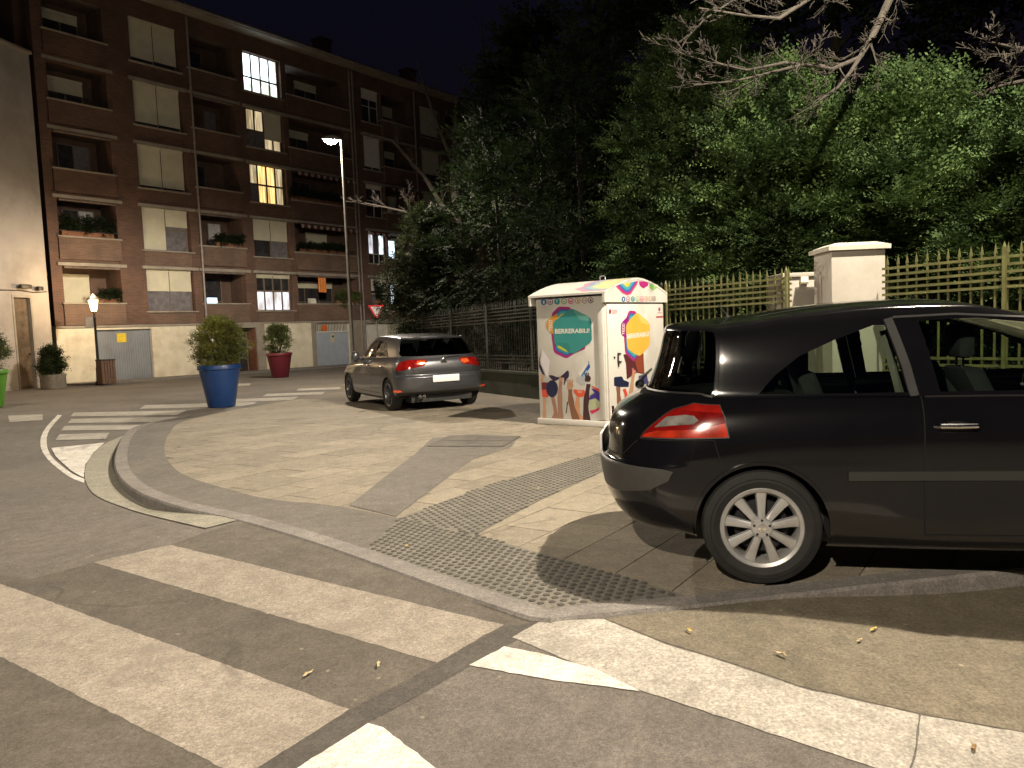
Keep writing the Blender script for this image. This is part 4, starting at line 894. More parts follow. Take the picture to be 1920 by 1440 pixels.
# ================================================================== FENCE, LOW WALL, GATE PILLARS
M_green=pm('mossy_green_paint',(.135,.135,.048),.6,var=.35,scale=7,dirt=(.09,.10,.035))
M_fshade=pm('shaded_fence_paint',(.012,.014,.009),.6,var=.3,scale=7)  # fence paint darkened so its colour carries the shade on the left run
M_lowall=pm('mossy_low_wall',(.045,.05,.034),.9,var=.25,scale=3,bump=.4,dirt=(.03,.035,.02))
M_pill=pm('pale_pillar_render',(.38,.355,.31),.85,var=.06,scale=2,bump=.25,dirt=(.30,.275,.235),dscale=1.2)
def fence(pts,label,seed,MG=None,shade_from=99):
    A=np.array(pts[0]); s=empty('railing_fence',(A[0],A[1],0),0,label,'fence','green railing fence of the park')
    wl=MB(); Q=[(p[0]-A[0],p[1]-A[1]) for p in pts]
    npk=0
    for si,(a,b) in enumerate(zip(Q[:-1],Q[1:])):
        MG=M_fshade if si>=shade_from else M_green
        a=np.array(a);b=np.array(b); L=np.linalg.norm(b-a); u=(b-a)/L; n=np.array([-u[1],u[0]]); ang=math.atan2(u[1],u[0])
        za=zpave(*(a+A)); zb=zpave(*(b+A))
        def seg(mb,z0,z1,w,off=0):
            p=[a-n*w+n*off,b-n*w+n*off,b+n*w+n*off,a+n*w+n*off]; zz=[za,zb,zb,za]
            mb.add([(q[0],q[1],zz[i]+z0) for i,q in enumerate(p)]+[(q[0],q[1],zz[i]+z1) for i,q in enumerate(p)],[(0,3,2,1),(4,5,6,7),(0,1,5,4),(1,2,6,5),(2,3,7,6),(3,0,4,7)])
        seg(wl,-.3,.50,.14); seg(wl,.50,.56,.18)
        for z in (1.66,1.74,1.82,1.90,1.98,.72,.80,.88): 
            mb=MB(); seg(mb,z,z+.03,.009,.028); mb.build('rail',MG,s)
        k=int(L/.122)
        for i in range(k):
            c=a+u*(i+.5)*L/k; z=za+(zb-za)*(i+.5)/k; key='picket'+MG.name
            if key not in WMESH:
                m=MB(); h=2.04; w=.0095
                m.box(-w,w,-w,w,.56,h-.0); m.add([(-w*1.7,-w,h),(w*1.7,-w,h),(w*1.7,w,h),(-w*1.7,w,h),(0,0,h+.12)],[(0,1,4),(1,2,4),(2,3,4),(3,0,4),(3,2,1,0)]); me=m.mesh('picket'); me.materials.append(MG); WMESH[key]=me
            o=link('picket',WMESH[key],s); o.location=(c[0],c[1],z); o.rotation_euler=(random.gauss(0,.004),random.gauss(0,.004),ang); npk+=1
        for i in range(int(L/2.4)+1):
            c=a+u*min(L-.05,i*2.4+.05); z=za+(zb-za)*min(1,i*2.4/L); m=MB(); m.box(-.017,.017,-.017,.017,.5,2.10); m.lathe([(.02,2.10),(0,2.16)],6); o=m.build('post',MG,s); o.location=(c[0]+n[0]*.07,c[1]+n[1]*.07,z); o.rotation_euler=(0,0,ang)
    wl.build('low_wall',M_lowall,s); return s
PIL=np.array([4.42,9.86]); 
fu=(FB-FA)/np.linalg.norm(FB-FA)
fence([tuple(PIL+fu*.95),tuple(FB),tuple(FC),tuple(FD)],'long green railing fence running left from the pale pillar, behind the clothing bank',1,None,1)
fence([(8.1,4.0),tuple(FA),tuple(PIL-fu*.28+np.array([.1,0]))],'green railing fence to the right of the pale pillar behind the black car',2)
def pillar(x,y,rz,wx,wy,h,label,name='gate_pillar',cap=True,panel=False):
    s=empty(name,(x,y,zpave(x,y)),rz,label,'pillar'); mb=MB(); mb.box(-wx,wx,-wy,wy,-.2,h-.10); mb.build('shaft',M_pill,s,bevel=.012)
    if cap:
        mb=MB(); o=.05; mb.box(-wx-o,wx+o,-wy-o,wy+o,h-.10,h-.045); v=[(-wx-o+.01,-wy-o+.01,h-.045),(wx+o-.01,-wy-o+.01,h-.045),(wx+o-.01,wy+o-.01,h-.045),(-wx-o+.01,wy+o-.01,h-.045),(-wx*.75,-wy*.75,h),(wx*.75,-wy*.75,h),(wx*.75,wy*.75,h),(-wx*.75,wy*.75,h)]
        mb.add(v,[(4,5,6,7),(0,1,5,4),(1,2,6,5),(2,3,7,6),(3,0,4,7)]); mb.build('cap',pm('pillar_cap',(.50,.47,.40),.8,var=.08,bump=.2),s)
    return s
p1=pillar(4.46,10.15,-.05,.335,.33,2.37,'pale square gate pillar with an overhanging cap between the two fence runs')
mb=MB(); 
for i in range(9): a=-.3+i*.035; mb.tube([(a,-.332,1.49+.015*math.sin(i*2.1)),(a+.03,-.333,1.50+.02*math.sin(i*3.3+1))],.007,4)
mb.build('scratch_mark',M_dpl,p1)
p2=pillar(4.15,11.3,-.05,.24,.42,2.12,'narrower pale pillar with a small light box standing behind the capped one',cap=False)
mb=MB(); mb.box(-.05,.05,-.05,.0,0,.10); 
o=mb.build('light_box',pm('light_box_plastic',(.8,.75,.6),.4),p2); o.location=(.02,-.42,1.92)
mb=MB(); mb.box(-.28,.28,-.46,.46,2.02,2.08); mb.build('cap',M_pill,p2,bevel=.01)

# ------------------------------------------------------------------ curved car shells
def _pchip(A, sub, sym0=None):
    # A: (n, k) values at integer knots -> ((n-1)*sub+1, k)
    n=A.shape[0]; D=A[1:]-A[:-1]; S=np.zeros_like(A)
    a=D[:-1]; b=D[1:]; ok=(a*b)>0
    with np.errstate(divide='ignore',invalid='ignore'):
        h=np.where(ok,2*a*b/(a+b),0)
    S[1:-1]=h*.5+np.where(ok,np.clip((a+b)/2,-3*np.minimum(abs(a),abs(b)),3*np.minimum(abs(a),abs(b))),0)*.5
    S[0]=D[0]; S[-1]=D[-1]
    if sym0 is not None:
        S[0]=np.where(sym0,0,D[0]); S[-1]=np.where(sym0,0,D[-1])
    t=np.linspace(0,1,sub,endpoint=False)[None,:,None]
    p0=A[:-1,None];p1=A[1:,None];m0=S[:-1,None];m1=S[1:,None]
    R=(2*t**3-3*t**2+1)*p0+(t**3-2*t**2+t)*m0+(-2*t**3+3*t**2)*p1+(t**3-t**2)*m1
    return np.concatenate([R.reshape(-1,A.shape[1]),A[-1:]],0)
SUB=20
class Shell:
    def __init__(s, rings):
        A=np.array(rings,float); NR,NC,_=A.shape; s.NR,s.NC=NR,NC
        B=np.stack([_pchip(A[r],SUB,np.array([True,False,True])) for r in range(NR)],0)
        M=B.shape[1]
        T=_pchip(B.reshape(NR,-1),SUB).reshape(-1,M,3)
        s.T=T # [v,u,3]
        du=np.gradient(T,axis=1); dv=np.gradient(T,axis=0)
        N=np.cross(dv,du); L=np.linalg.norm(N,axis=2,keepdims=True); N=N/np.maximum(L,1e-9)
        c=N[:, :,1].copy()
        s.N=N if N[NR*SUB//3, M//2,1]>0 else -N
    def _s(s,F,u,v):
        a=np.clip(np.asarray(u,float)*SUB,0,F.shape[1]-1.001); b=np.clip(np.asarray(v,float)*SUB,0,F.shape[0]-1.001)
        i=a.astype(int); j=b.astype(int); x=(a-i)[...,None]; y=(b-j)[...,None]
        return (F[j,i]*(1-x)*(1-y)+F[j,i+1]*x*(1-y)+F[j+1,i]*(1-x)*y+F[j+1,i+1]*x*y)
    def P(s,u,v): return s._s(s.T,u,v)
    def Nn(s,u,v):
        n=s._s(s.N,u,v); return n/np.maximum(np.linalg.norm(n,axis=-1,keepdims=True),1e-9)
    def side(s,x,z,lo=3.6,hi=None):
        hi=hi or s.NC-2.6
        i0,i1=int(lo*SUB),int(hi*SUB); T=s.T[:int((s.NR-2.7)*SUB),i0:i1]
        d=(T[...,0]-x)**2+(T[...,2]-z)**2; k=np.unravel_index(np.argmin(d),d.shape)
        u,v=(k[1]+i0)/SUB,k[0]/SUB
        for _ in range(6):
            p=s.P(u,v); e=.02; a=(s.P(u+e,v)-p)/e; b=(s.P(u,v+e)-p)/e
            J=np.array([[a[0],b[0]],[a[2],b[2]]]); r=np.array([x-p[0],z-p[2]])
            try: q=np.linalg.lstsq(J,r,rcond=None)[0]
            except Exception: break
            q=np.clip(q,-.3,.3); u=np.clip(u+q[0],0,s.NC-1); v=np.clip(v+q[1],0,s.NR-1)
        return float(u),float(v)
def mk(rows, cols_side):
    # rows: dict per ring: xr,(rear offsets for .35,.7,.93), ys(rear ys), side: list (x,y,z), front list
    return rows
def black_rings():
    R=[]
    # columns: 0..3 rear, 4..10 side, 11..13 front
    def ring(rear,side,front): R.append(rear+side+front)
    # rear (x,y,z) x4
    def rr(xs,w,zs):
        ys=[0,.38*w,.74*w,.95*w]; return [(xs[i],ys[i],zs[i] if isinstance(zs,(list,tuple)) else zs) for i in range(4)]
    ring(rr([-.73,-.72,-.65,-.46],.80,.26),[(-.25,.78,.22),(.35,.80,.20),(.95,.82,.20),(1.6,.82,.20),(2.2,.80,.20),(2.8,.80,.20),(3.15,.72,.20)],[(3.30,.50,.20),(3.36,.25,.20),(3.37,0,.20)])
    ring(rr([-.80,-.79,-.71,-.51],.84,.30),[(-.25,.85,.27),(.35,.86,.25),(.95,.87,.25),(1.6,.87,.25),(2.2,.86,.25),(2.8,.85,.25),(3.18,.77,.25)],[(3.34,.53,.25),(3.40,.26,.25),(3.42,0,.25)])
    ring(rr([-.88,-.87,-.78,-.57],.87,.44),[(-.27,.875,.44),(.35,.885,.44),(.95,.885,.44),(1.6,.885,.44),(2.2,.885,.44),(2.8,.88,.44),(3.2,.80,.44)],[(3.37,.55,.44),(3.43,.27,.44),(3.44,0,.44)])
    ring(rr([-.915,-.90,-.81,-.60],.88,.62),[(-.27,.885,.62),(.35,.89,.62),(.95,.885,.62),(1.6,.885,.62),(2.2,.885,.62),(2.8,.88,.62),(3.16,.79,.62)],[(3.34,.54,.62),(3.40,.26,.62),(3.41,0,.62)])
    ring(rr([-.87,-.86,-.775,-.57],.87,.66),[(-.27,.885,.67),(.35,.888,.68),(.95,.885,.68),(1.6,.885,.68),(2.2,.885,.68),(2.8,.875,.68),(3.1,.78,.68)],[(3.27,.54,.70),(3.33,.26,.70),(3.34,0,.70)])
    ring(rr([-.855,-.845,-.76,-.55],.84,.80),[(-.26,.87,.80),(.35,.88,.80),(.95,.88,.80),(1.6,.88,.80),(2.2,.88,.80),(2.75,.86,.79),(3.0,.75,.77)],[(3.15,.52,.77),(3.22,.26,.77),(3.23,0,.77)])
    ring(rr([-.81,-.80,-.71,-.48],.80,[.90,.90,.905,.91]),[(-.24,.83,.92),(.35,.85,.92),(.95,.86,.91),(1.6,.86,.90),(2.2,.85,.88),(2.65,.80,.86),(2.85,.68,.85)],[(2.95,.50,.86),(3.0,.25,.87),(3.0,0,.87)])
    ring(rr([-.64,-.625,-.52,-.34],.76,[1.01,1.01,1.01,1.01]),[(-.21,.775,.99),(.35,.81,.985),(.95,.82,.98),(1.6,.81,.97),(2.1,.77,.965),(2.35,.68,.985),(2.45,.55,1.0)],[(2.5,.42,1.0),(2.56,.2,1.0),(2.57,0,1.0)])
    ring(rr([-.61,-.595,-.49,-.31],.75,[1.04]*4),[(-.205,.755,1.02),(.35,.785,1.01),(.95,.79,1.01),(1.6,.78,1.01),(2.05,.745,1.01),(2.25,.66,1.03),(2.35,.54,1.03)],[(2.42,.41,1.03),(2.48,.2,1.03),(2.5,0,1.03)])
    ring(rr([-.545,-.53,-.43,-.27],.70,[1.22]*4),[(-.195,.71,1.22),(.35,.735,1.22),(.95,.74,1.22),(1.5,.73,1.22),(1.8,.69,1.21),(1.93,.61,1.21),(2.0,.50,1.21)],[(2.06,.38,1.21),(2.11,.19,1.21),(2.12,0,1.21)])
    ring(rr([-.50,-.485,-.40,-.26],.64,[1.385,1.385,1.38,1.375]),[(-.19,.645,1.37),(.30,.655,1.415),(.72,.66,1.435),(1.1,.655,1.43),(1.38,.62,1.39),(1.46,.56,1.38),(1.52,.46,1.375)],[(1.56,.36,1.38),(1.6,.18,1.385),(1.61,0,1.385)])
    ring(rr([-.46,-.44,-.36,-.22],.60,[1.415,1.413,1.405,1.395]),[(-.15,.595,1.395),(.30,.60,1.45),(.72,.605,1.475),(1.08,.60,1.465),(1.3,.56,1.42),(1.38,.50,1.41),(1.44,.41,1.405)],[(1.48,.32,1.41),(1.51,.16,1.415),(1.52,0,1.415)])
    ring(rr([-.38,-.34,-.26,-.12],.34,[1.425]*4),[(-.02,.34,1.445),(.32,.34,1.487),(.72,.34,1.508),(1.02,.34,1.498),(1.2,.32,1.45),(1.26,.28,1.44),(1.30,.23,1.435)],[(1.33,.18,1.435),(1.35,.09,1.44),(1.36,0,1.44)])
    sp=[(-.36,0),(-.30,0),(-.2,0),(-.08,0)]
    xs=[-.36,-.30,-.2,-.08,.02,.34,.72,1.0,1.15,1.2,1.24,1.27,1.29,1.3]
    zs=[1.43,1.434,1.442,1.452,1.464,1.500,1.518,1.508,1.48,1.453,1.45,1.447,1.445,1.445]
    R.append([(xs[i],0,zs[i]) for i in range(14)])
    return R
def grey_rings():
    R=[]
    def ring(rear,side,front): R.append(rear+side+front)
    def rr(xs,w,zs):
        ys=[0,.38*w,.74*w,.95*w]; return [(xs[i],ys[i],zs[i] if isinstance(zs,(list,tuple)) else zs) for i in range(4)]
    ring(rr([-.60,-.59,-.53,-.44],.80,.30),[(-.30,.80,.26),(.35,.80,.20),(.95,.82,.20),(1.6,.82,.20),(2.2,.80,.20),(2.85,.80,.20),(3.2,.72,.20)],[(3.34,.50,.20),(3.40,.25,.20),(3.41,0,.20)])
    ring(rr([-.72,-.71,-.66,-.53],.86,.36),[(-.34,.87,.31),(.35,.87,.25),(.95,.87,.25),(1.6,.87,.25),(2.2,.86,.25),(2.85,.86,.25),(3.24,.78,.25)],[(3.39,.53,.25),(3.44,.26,.25),(3.45,0,.25)])
    ring(rr([-.765,-.758,-.71,-.57],.88,.46),[(-.36,.885,.46),(.35,.89,.46),(.95,.89,.46),(1.6,.89,.46),(2.2,.89,.46),(2.85,.885,.46),(3.26,.80,.46)],[(3.42,.55,.46),(3.47,.27,.46),(3.48,0,.46)])
    ring(rr([-.775,-.768,-.715,-.575],.885,.64),[(-.36,.89,.64),(.35,.893,.64),(.95,.893,.64),(1.6,.893,.64),(2.2,.893,.64),(2.85,.885,.64),(3.22,.80,.62)],[(3.38,.54,.62),(3.44,.26,.62),(3.45,0,.62)])
    ring(rr([-.72,-.712,-.665,-.53],.88,.70),[(-.34,.888,.71),(.35,.89,.71),(.95,.888,.71),(1.6,.888,.71),(2.2,.888,.71),(2.8,.88,.70),(3.12,.78,.68)],[(3.28,.54,.70),(3.33,.26,.70),(3.34,0,.70)])
    ring(rr([-.73,-.722,-.675,-.53],.865,.80),[(-.33,.878,.81),(.35,.885,.82),(.95,.882,.82),(1.6,.882,.82),(2.2,.88,.81),(2.75,.86,.79),(3.0,.75,.77)],[(3.15,.52,.77),(3.2,.26,.77),(3.21,0,.77)])
    ring(rr([-.705,-.697,-.65,-.50],.83,[.92,.92,.92,.92]),[(-.30,.84,.92),(.35,.855,.91),(.95,.86,.90),(1.6,.86,.89),(2.2,.85,.87),(2.65,.80,.86),(2.85,.68,.85)],[(2.95,.50,.86),(3.0,.25,.87),(3.0,0,.87)])
    ring(rr([-.655,-.645,-.60,-.46],.80,[.99]*4),[(-.28,.80,.99),(.35,.82,.975),(.95,.825,.96),(1.6,.82,.95),(2.0,.78,.945),(2.2,.68,.95),(2.3,.55,.96)],[(2.38,.42,.97),(2.43,.2,.97),(2.44,0,.97)])
    ring(rr([-.635,-.625,-.58,-.44],.78,[1.02]*4),[(-.27,.775,1.02),(.35,.79,1.0),(.95,.80,.99),(1.6,.79,.98),(1.93,.755,.98),(2.1,.66,.985),(2.2,.54,.99)],[(2.28,.41,1.0),(2.33,.2,1.0),(2.34,0,1.0)])
    ring(rr([-.52,-.51,-.455,-.33],.71,[1.2]*4),[(-.19,.72,1.2),(.35,.735,1.2),(.95,.745,1.2),(1.45,.735,1.2),(1.72,.69,1.19),(1.84,.61,1.19),(1.9,.50,1.19)],[(1.96,.38,1.19),(2.0,.19,1.19),(2.01,0,1.19)])
    ring(rr([-.41,-.40,-.345,-.22],.63,[1.36,1.36,1.36,1.355]),[(-.10,.635,1.36),(.35,.65,1.385),(.8,.66,1.40),(1.15,.655,1.395),(1.36,.62,1.375),(1.44,.56,1.37),(1.5,.46,1.37)],[(1.54,.36,1.375),(1.57,.18,1.38),(1.58,0,1.38)])
    ring(rr([-.44,-.43,-.37,-.22],.60,[1.395,1.395,1.39,1.38]),[(-.08,.59,1.385),(.35,.60,1.415),(.8,.605,1.43),(1.12,.60,1.425),(1.3,.56,1.405),(1.37,.50,1.40),(1.43,.41,1.40)],[(1.46,.32,1.405),(1.49,.16,1.41),(1.5,0,1.41)])
    ring(rr([-.30,-.27,-.2,-.08],.34,[1.415]*4),[(.02,.34,1.42),(.4,.34,1.442),(.8,.34,1.455),(1.05,.34,1.45),(1.2,.32,1.435),(1.26,.28,1.43),(1.30,.23,1.428)],[(1.33,.18,1.43),(1.35,.09,1.43),(1.36,0,1.43)])
    xs=[-.28,-.22,-.12,-.0,.08,.42,.8,1.0,1.15,1.2,1.24,1.27,1.29,1.3]
    zs=[1.42,1.423,1.427,1.432,1.436,1.452,1.462,1.456,1.445,1.44,1.438,1.436,1.434,1.434]
    R.append([(xs[i],0,zs[i]) for i in range(14)])
    return R

# ================================================================== CLOTHES BANK (white container with printed panels)
def onplane(px,py,P0,n):
    d=_f+_r*(px-960)/FPX+_u*(720-py)/FPX; C=np.array([0,0,CAM_H]); t=((P0-C)@n)/(d@n); return C+d*t
CM=unproj(1140,801); CZ=zpave(*CM); CT=R_(37); CW,CD,CH=1.17,1.85,1.90
bank=empty('clothing_bank',(CM[0],CM[1],CZ),-CT,'white clothing and reuse collection bank covered in bright printed panels beside the fence','container')
M_cw=pm('white_bank_paint',(.60,.585,.54),.45,var=.04,scale=2,dirt=(.47,.45,.40),dscale=1.7,coat=.15)
Bx=np.array([math.cos(CT),-math.sin(CT),0]); By=np.array([math.sin(CT),math.cos(CT),0]); B0_=np.array([CM[0],CM[1],CZ])
mb=MB(); mb.box(-CW,0,0,CD,.09,1.86); mb.build('body',M_cw,bank,bevel=.012)
mb=MB(); mb.box(-CW-.03,.03,-.03,CD+.03,.0,.085); mb.build('plinth',M_cw,bank,bevel=.008)
mb=MB(); mb.box(.0015,.028,.03,CD-.05,.11,1.74); door=mb.build('door',M_cw,bank,bevel=.008)
mb=MB(); mb.box(-.11,-.02,-.022,-.001,.10,1.84); mb.build('corner_trim',M_cw,bank,bevel=.006)
# arched lid: profile across y, extruded along x
prof=[]
for i in range(13):
    t=i/12; y=-.07+(CD+.14)*t; prof.append((y,1.915+.215*(1-abs(2*t-1)**1.7)))
def lidshape(x0,x1,lo,th,mats):
    m=MB(); n=len(prof); vs=[(x0,y,z) for y,z in prof]+[(x1,y,z) for y,z in prof]+[(x0,y,z-th) for y,z in prof]+[(x1,y,z-th) for y,z in prof]
    fs=[(i,n+i,n+i+1,i+1) for i in range(n-1)]+[(2*n+i,2*n+i+1,3*n+i+1,3*n+i) for i in range(n-1)]
    fs+=[(i,i+1,2*n+i+1,2*n+i) for i in range(n-1)]+[(n+i,3*n+i,3*n+i+1,n+i+1) for i in range(n-1)]+[(0,2*n,3*n,n),(n-1,2*n-1,4*n-1,3*n-1)]
    m.add(vs,fs); return m
lid=lidshape(-CW-.09,.05,0,.03,None).build('lid',M_cw,bank,smooth=True)
gm=MB(); n=len(prof)
for xg0,xg1 in ((.008,.045),(-CW-.085,-CW-.05)):
    vs=[(xg0,y,z-.031) for y,z in prof]+[(xg1,y,z-.031) for y,z in prof]+[(xg0,y,1.765) for y,z in prof]+[(xg1,y,1.765) for y,z in prof]
    gm.add(vs,[(i,n+i,n+i+1,i+1) for i in range(n-1)]+[(i,i+1,2*n+i+1,2*n+i) for i in range(n-1)]+[(n+i,3*n+i,3*n+i+1,n+i+1) for i in range(n-1)]+[(2*n+i,2*n+i+1,3*n+i+1,3*n+i) for i in range(n-1)]+[(0,2*n,3*n,n),(n-1,2*n-1,4*n-1,3*n-1)])
gable=gm.build('gable',M_cw,bank)
mb=MB(); mb.tube([(-.55+.05*math.cos(a),CD*.5,2.165+.035*math.sin(a)) for a in np.linspace(-.6,3.74,10)],.009,6); mb.build('lifting_eye',pm('galvanised',(.5,.5,.5),.35,metal=.8),lid)
# print helpers: crop coordinates -> face coordinates
def Lc(cx,cy,off=.0012):   # left panel print, crop origin (1000,560), 6x
    p=onplane(1000+cx/6,560+cy/6,B0_-By*0,By); r=p-B0_; return (float(r@Bx),-off,float(r[2]))
def Rc(cx,cy,off=.0012):   # right (door) face, crop origin (1130,520), 6.546x
    p=onplane(1130+cx/6.546,520+cy/6.546,B0_+Bx*.029,Bx); r=p-B0_; return (.029+off,float(r@By),float(r[2]))
def Gc(cx,cy,off=.0012):
    p=onplane(1130+cx/6.546,520+cy/6.546,B0_+Bx*.046,Bx); r=p-B0_; return (.046+off,float(r@By),float(r[2]))
PRC={}
def ink(c):
    k='print_%02d_%02d_%02d'%tuple(int(v*99) for v in c)
    return pm(k,c,.4,var=.05,scale=5,coat=.2)
TEAL=(.045,.26,.25);TEALL=(.11,.33,.30);PURP=(.30,.03,.20);BLUE=(.03,.12,.36);CYAN=(.04,.30,.40);ORAN=(.55,.27,.05);YEL=(.62,.50,.06);MAG=(.36,.02,.16);GRN=(.20,.42,.10);PINK=(.50,.05,.16)
SK1=(.42,.24,.15);SK2=(.20,.09,.055);SK3=(.055,.022,.025);NAVY=(.012,.016,.05);RED=(.55,.06,.03);WHT=(.68,.66,.60)
def print_(name,parent,fn,pts,col,off):
    mb=MB(); vs=[fn(a,b,off) for a,b in pts]; mb.add(vs,[tuple(range(len(vs)))]); me=mb.mesh(name)
    bm=bmesh.new(); bm.from_mesh(me); bm.normal_update(); f=bm.faces[:][0]; want=Vector((0,-1,0)) if fn is Lc else Vector((1,0,0))
    if f.normal.dot(want)<0: bmesh.ops.reverse_faces(bm,faces=[f])
    bmesh.ops.triangulate(bm,faces=bm.faces[:]); bm.to_mesh(me); bm.free(); return link(name,me,parent,ink(col))
def rnd(pts,r=.22,n=4):
    out=[]; k=len(pts)
    for i in range(k):
        a,b,c=np.array(pts[i-1],float),np.array(pts[i],float),np.array(pts[(i+1)%k],float); p=b+(a-b)*r; q=b+(c-b)*r
        for j in range(n+1): t=j/n; out.append(tuple((1-t)**2*p+2*t*(1-t)*b+t*t*q))
    return out
def shrink(pts,f,c=None): c=c or (np.mean([p[0] for p in pts]),np.mean([p[1] for p in pts])); return [(c[0]+(p[0]-c[0])*f,c[1]+(p[1]-c[1])*f) for p in pts]
def text_on(name,parent,fn,txt,quad,col,off,bold=.03,italic=0):
    cu=bpy.data.curves.new('t','FONT'); cu.body=txt; cu.offset=bold; cu.space_character=1.0; cu.resolution_u=2
    to=bpy.data.objects.new('t',cu); COL.objects.link(to); bpy.context.view_layer.update()
    me=bpy.data.meshes.new_from_object(to.evaluated_get(bpy.context.evaluated_depsgraph_get())); bpy.data.objects.remove(to)
    co=np.array([v.co[:] for v in me.vertices]); lo=co.min(0);hi=co.max(0); q=np.array(quad,float) # bl, br, tr, tl in crop coordinates
    for v in me.vertices:
        a=(v.co.x-lo[0])/(hi[0]-lo[0]); b=(v.co.y-lo[1])/(hi[1]-lo[1]); p=(1-b)*((1-a)*q[0]+a*q[1])+b*((1-a)*q[3]+a*q[2]); v.co=fn(p[0],p[1],off)
    me.materials.clear(); return link(name,me,parent,ink(col))
body=bpy.data.objects['body']
# left panel: rainbow layers, side tab and teal hexagon
rb=[(280,90),(420,92),(470,640),(370,672),(222,600),(206,440),(236,250),(215,160)]
base=rnd([(285,88),(425,95),(600,560),(465,615),(375,675),(232,610),(205,430),(205,170)],.2)
for i,c in enumerate([MAG,PURP,BLUE,CYAN,TEALL,YEL]): print_('rainbow_layer',body,Lc,shrink(base,1-.055*i,(420,380)),c,.0010+.0003*i)
print_('side_tab',body,Lc,rnd([(150,255),(205,200),(275,160),(275,400),(200,395),(148,330)],.2),ORAN,.0029)
text_on('lettering',body,Lc,'TESZI',[(215,370),(215,240),(175,240),(175,370)],WHT,.0033,.02)
hx=rnd([(430,105),(650,215),(662,480),(455,625),(240,520),(218,270)],.16,5); print_('hexagon',body,Lc,hx,TEAL,.0033)
print_('hexagon_highlight',body,Lc,rnd([(440,112),(640,215),(640,255),(520,240)],.2),TEALL,.0036)
print_('hexagon_highlight',body,Lc,rnd([(250,490),(400,500),(420,590),(330,570)],.25),(.035,.22,.19),.0036)
print_('hexagon_highlight',body,Lc,rnd([(272,528),(300,530),(388,588),(372,602),(275,550)],.3),(.45,.50,.08),.0039)
text_on('lettering',body,Lc,'BERRERABILI!',[(244,396),(634,384),(634,334),(244,338)],WHT,.0040,.035)
# icon row on the left panel
ICL=[(.02,.12,.30),(.16,.02,.16),(.02,.24,.27),(.12,.30,.10),(.42,.04,.16),(.40,.22,.10),(.28,.20,.17),(.14,.08,.07)]
def icons(fn,xs,y,w,h,par,lay=.0012,dy=0):
    for i,x in enumerate(xs):
        yy=y+dy*i
        hexa=rnd([(x,yy-h),(x+w,yy-h*.5),(x+w,yy+h*.5),(x,yy+h),(x-w,yy+h*.5),(x-w,yy-h*.5)],.15,3); o=print_('icon',par,fn,hexa,ICL[i],lay)
        if i in (1,3,4,5,6,7): print_('icon_fill',par,fn,shrink(hexa,.72),WHT,lay+.0004)
        g={0:[(-.3,-.4),(.3,-.4),(.25,.5),(-.25,.5)],1:[(-.4,.1),(0,-.4),(.4,.0),(.1,.5)],2:[(-.35,-.5),(.35,-.5),(.1,-.05),(.1,.5),(-.1,.5),(-.1,-.05)],3:[(-.5,-.2),(.0,-.1),(.5,.2),(.4,.45),(-.5,.1)],4:[(-.5,-.3),(0,-.05),(.5,-.3),(.4,.4),(-.4,.4)],5:[(-.3,-.4),(.4,-.3),(.35,.45),(-.25,.4)],6:[(-.55,-.1),(.55,-.2),(.5,.25),(.2,.1),(-.2,.1),(-.45,.3)],7:[(-.4,.4),(-.2,-.45),(.25,-.4),(.45,.4)]}[i]
        print_('icon_symbol',par,fn,[(x+a*w,yy+b*h) for a,b in g],WHT if i in (0,2) else ICL[i],lay+.0008)
icons(Lc,[118,190,267,345,420,500,577,645],38,30,38,body,.0012,-3)
# raised arms and clothes along the bottom of the left panel
def arm(pts,w0,w1,col,off,fn=Lc,par=None):
    P=[np.array(p,float) for p in smooth_line(pts,5)]; n=len(P); l=[];r=[]
    for i,p in enumerate(P):
        t=P[min(i+1,n-1)]-P[max(i-1,0)]; t/=np.linalg.norm(t); w=w0+(w1-w0)*i/(n-1); w*=1+.12*math.sin(i*.9); l.append((p[0]-t[1]*w,p[1]+t[0]*w)); r.append((p[0]+t[1]*w,p[1]-t[0]*w))
    print_('printed_arm',par or body,fn,l+r[::-1],col,off)
def hand(x,y,s,col,off,fn=Lc,par=None,fingers=4):
    print_('printed_hand',par or body,fn,rnd([(x-s,y+s*1.2),(x-s*1.1,y-s*.2),(x-s*.4,y-s*1.0),(x+s*.7,y-s*.8),(x+s*1.1,y),(x+s*.7,y+s*1.2)],.25),col,off)
    for i in range(fingers):
        a=-.9+i*.55; arm([(x+a*s*.7,y-s*.3),(x+a*s*1.0,y-s*1.2),(x+a*s*1.25,y-s*1.9)],s*.24,s*.15,col,off+.0002,fn,par)
arm([(122,1372),(125,1240),(122,1110)],20,14,SK1,.0014); arm([(225,1375),(250,1280),(215,1100)],30,16,(.30,.16,.11),.0014)
arm([(305,1382),(302,1230),(300,1060),(310,930)],34,18,(.30,.17,.12),.0015); arm([(490,1385),(440,1230),(420,1120),(415,1020)],40,22,SK2,.0015)
arm([(545,1388),(500,1290),(495,1180),(505,1090)],34,20,(.52,.26,.14),.0014); arm([(605,1390),(592,1230),(603,1090),(622,960)],38,22,SK3,.0018)
arm([(785,1398),(775,1310),(770,1200)],24,16,SK1,.0016); hand(415,975,34,SK1,.0018); hand(615,895,32,SK3,.0026,fingers=3); hand(312,905,20,SK1,.0030,fingers=2); hand(768,1190,22,SK1,.0030,fingers=3)
print_('printed_trousers',body,Lc,[(90,945),(165,948),(170,1110),(100,1108)],(.50,.07,.04),.0018)
print_('printed_trousers',body,Lc,[(92,940),(165,942),(170,1020),(95,1025)],(.12,.02,.03),.0020)
print_('printed_hat',body,Lc,[(212+66*math.cos(a),1013+96*math.sin(a)) for a in np.linspace(0,6.283,24,endpoint=False)],NAVY,.0022)
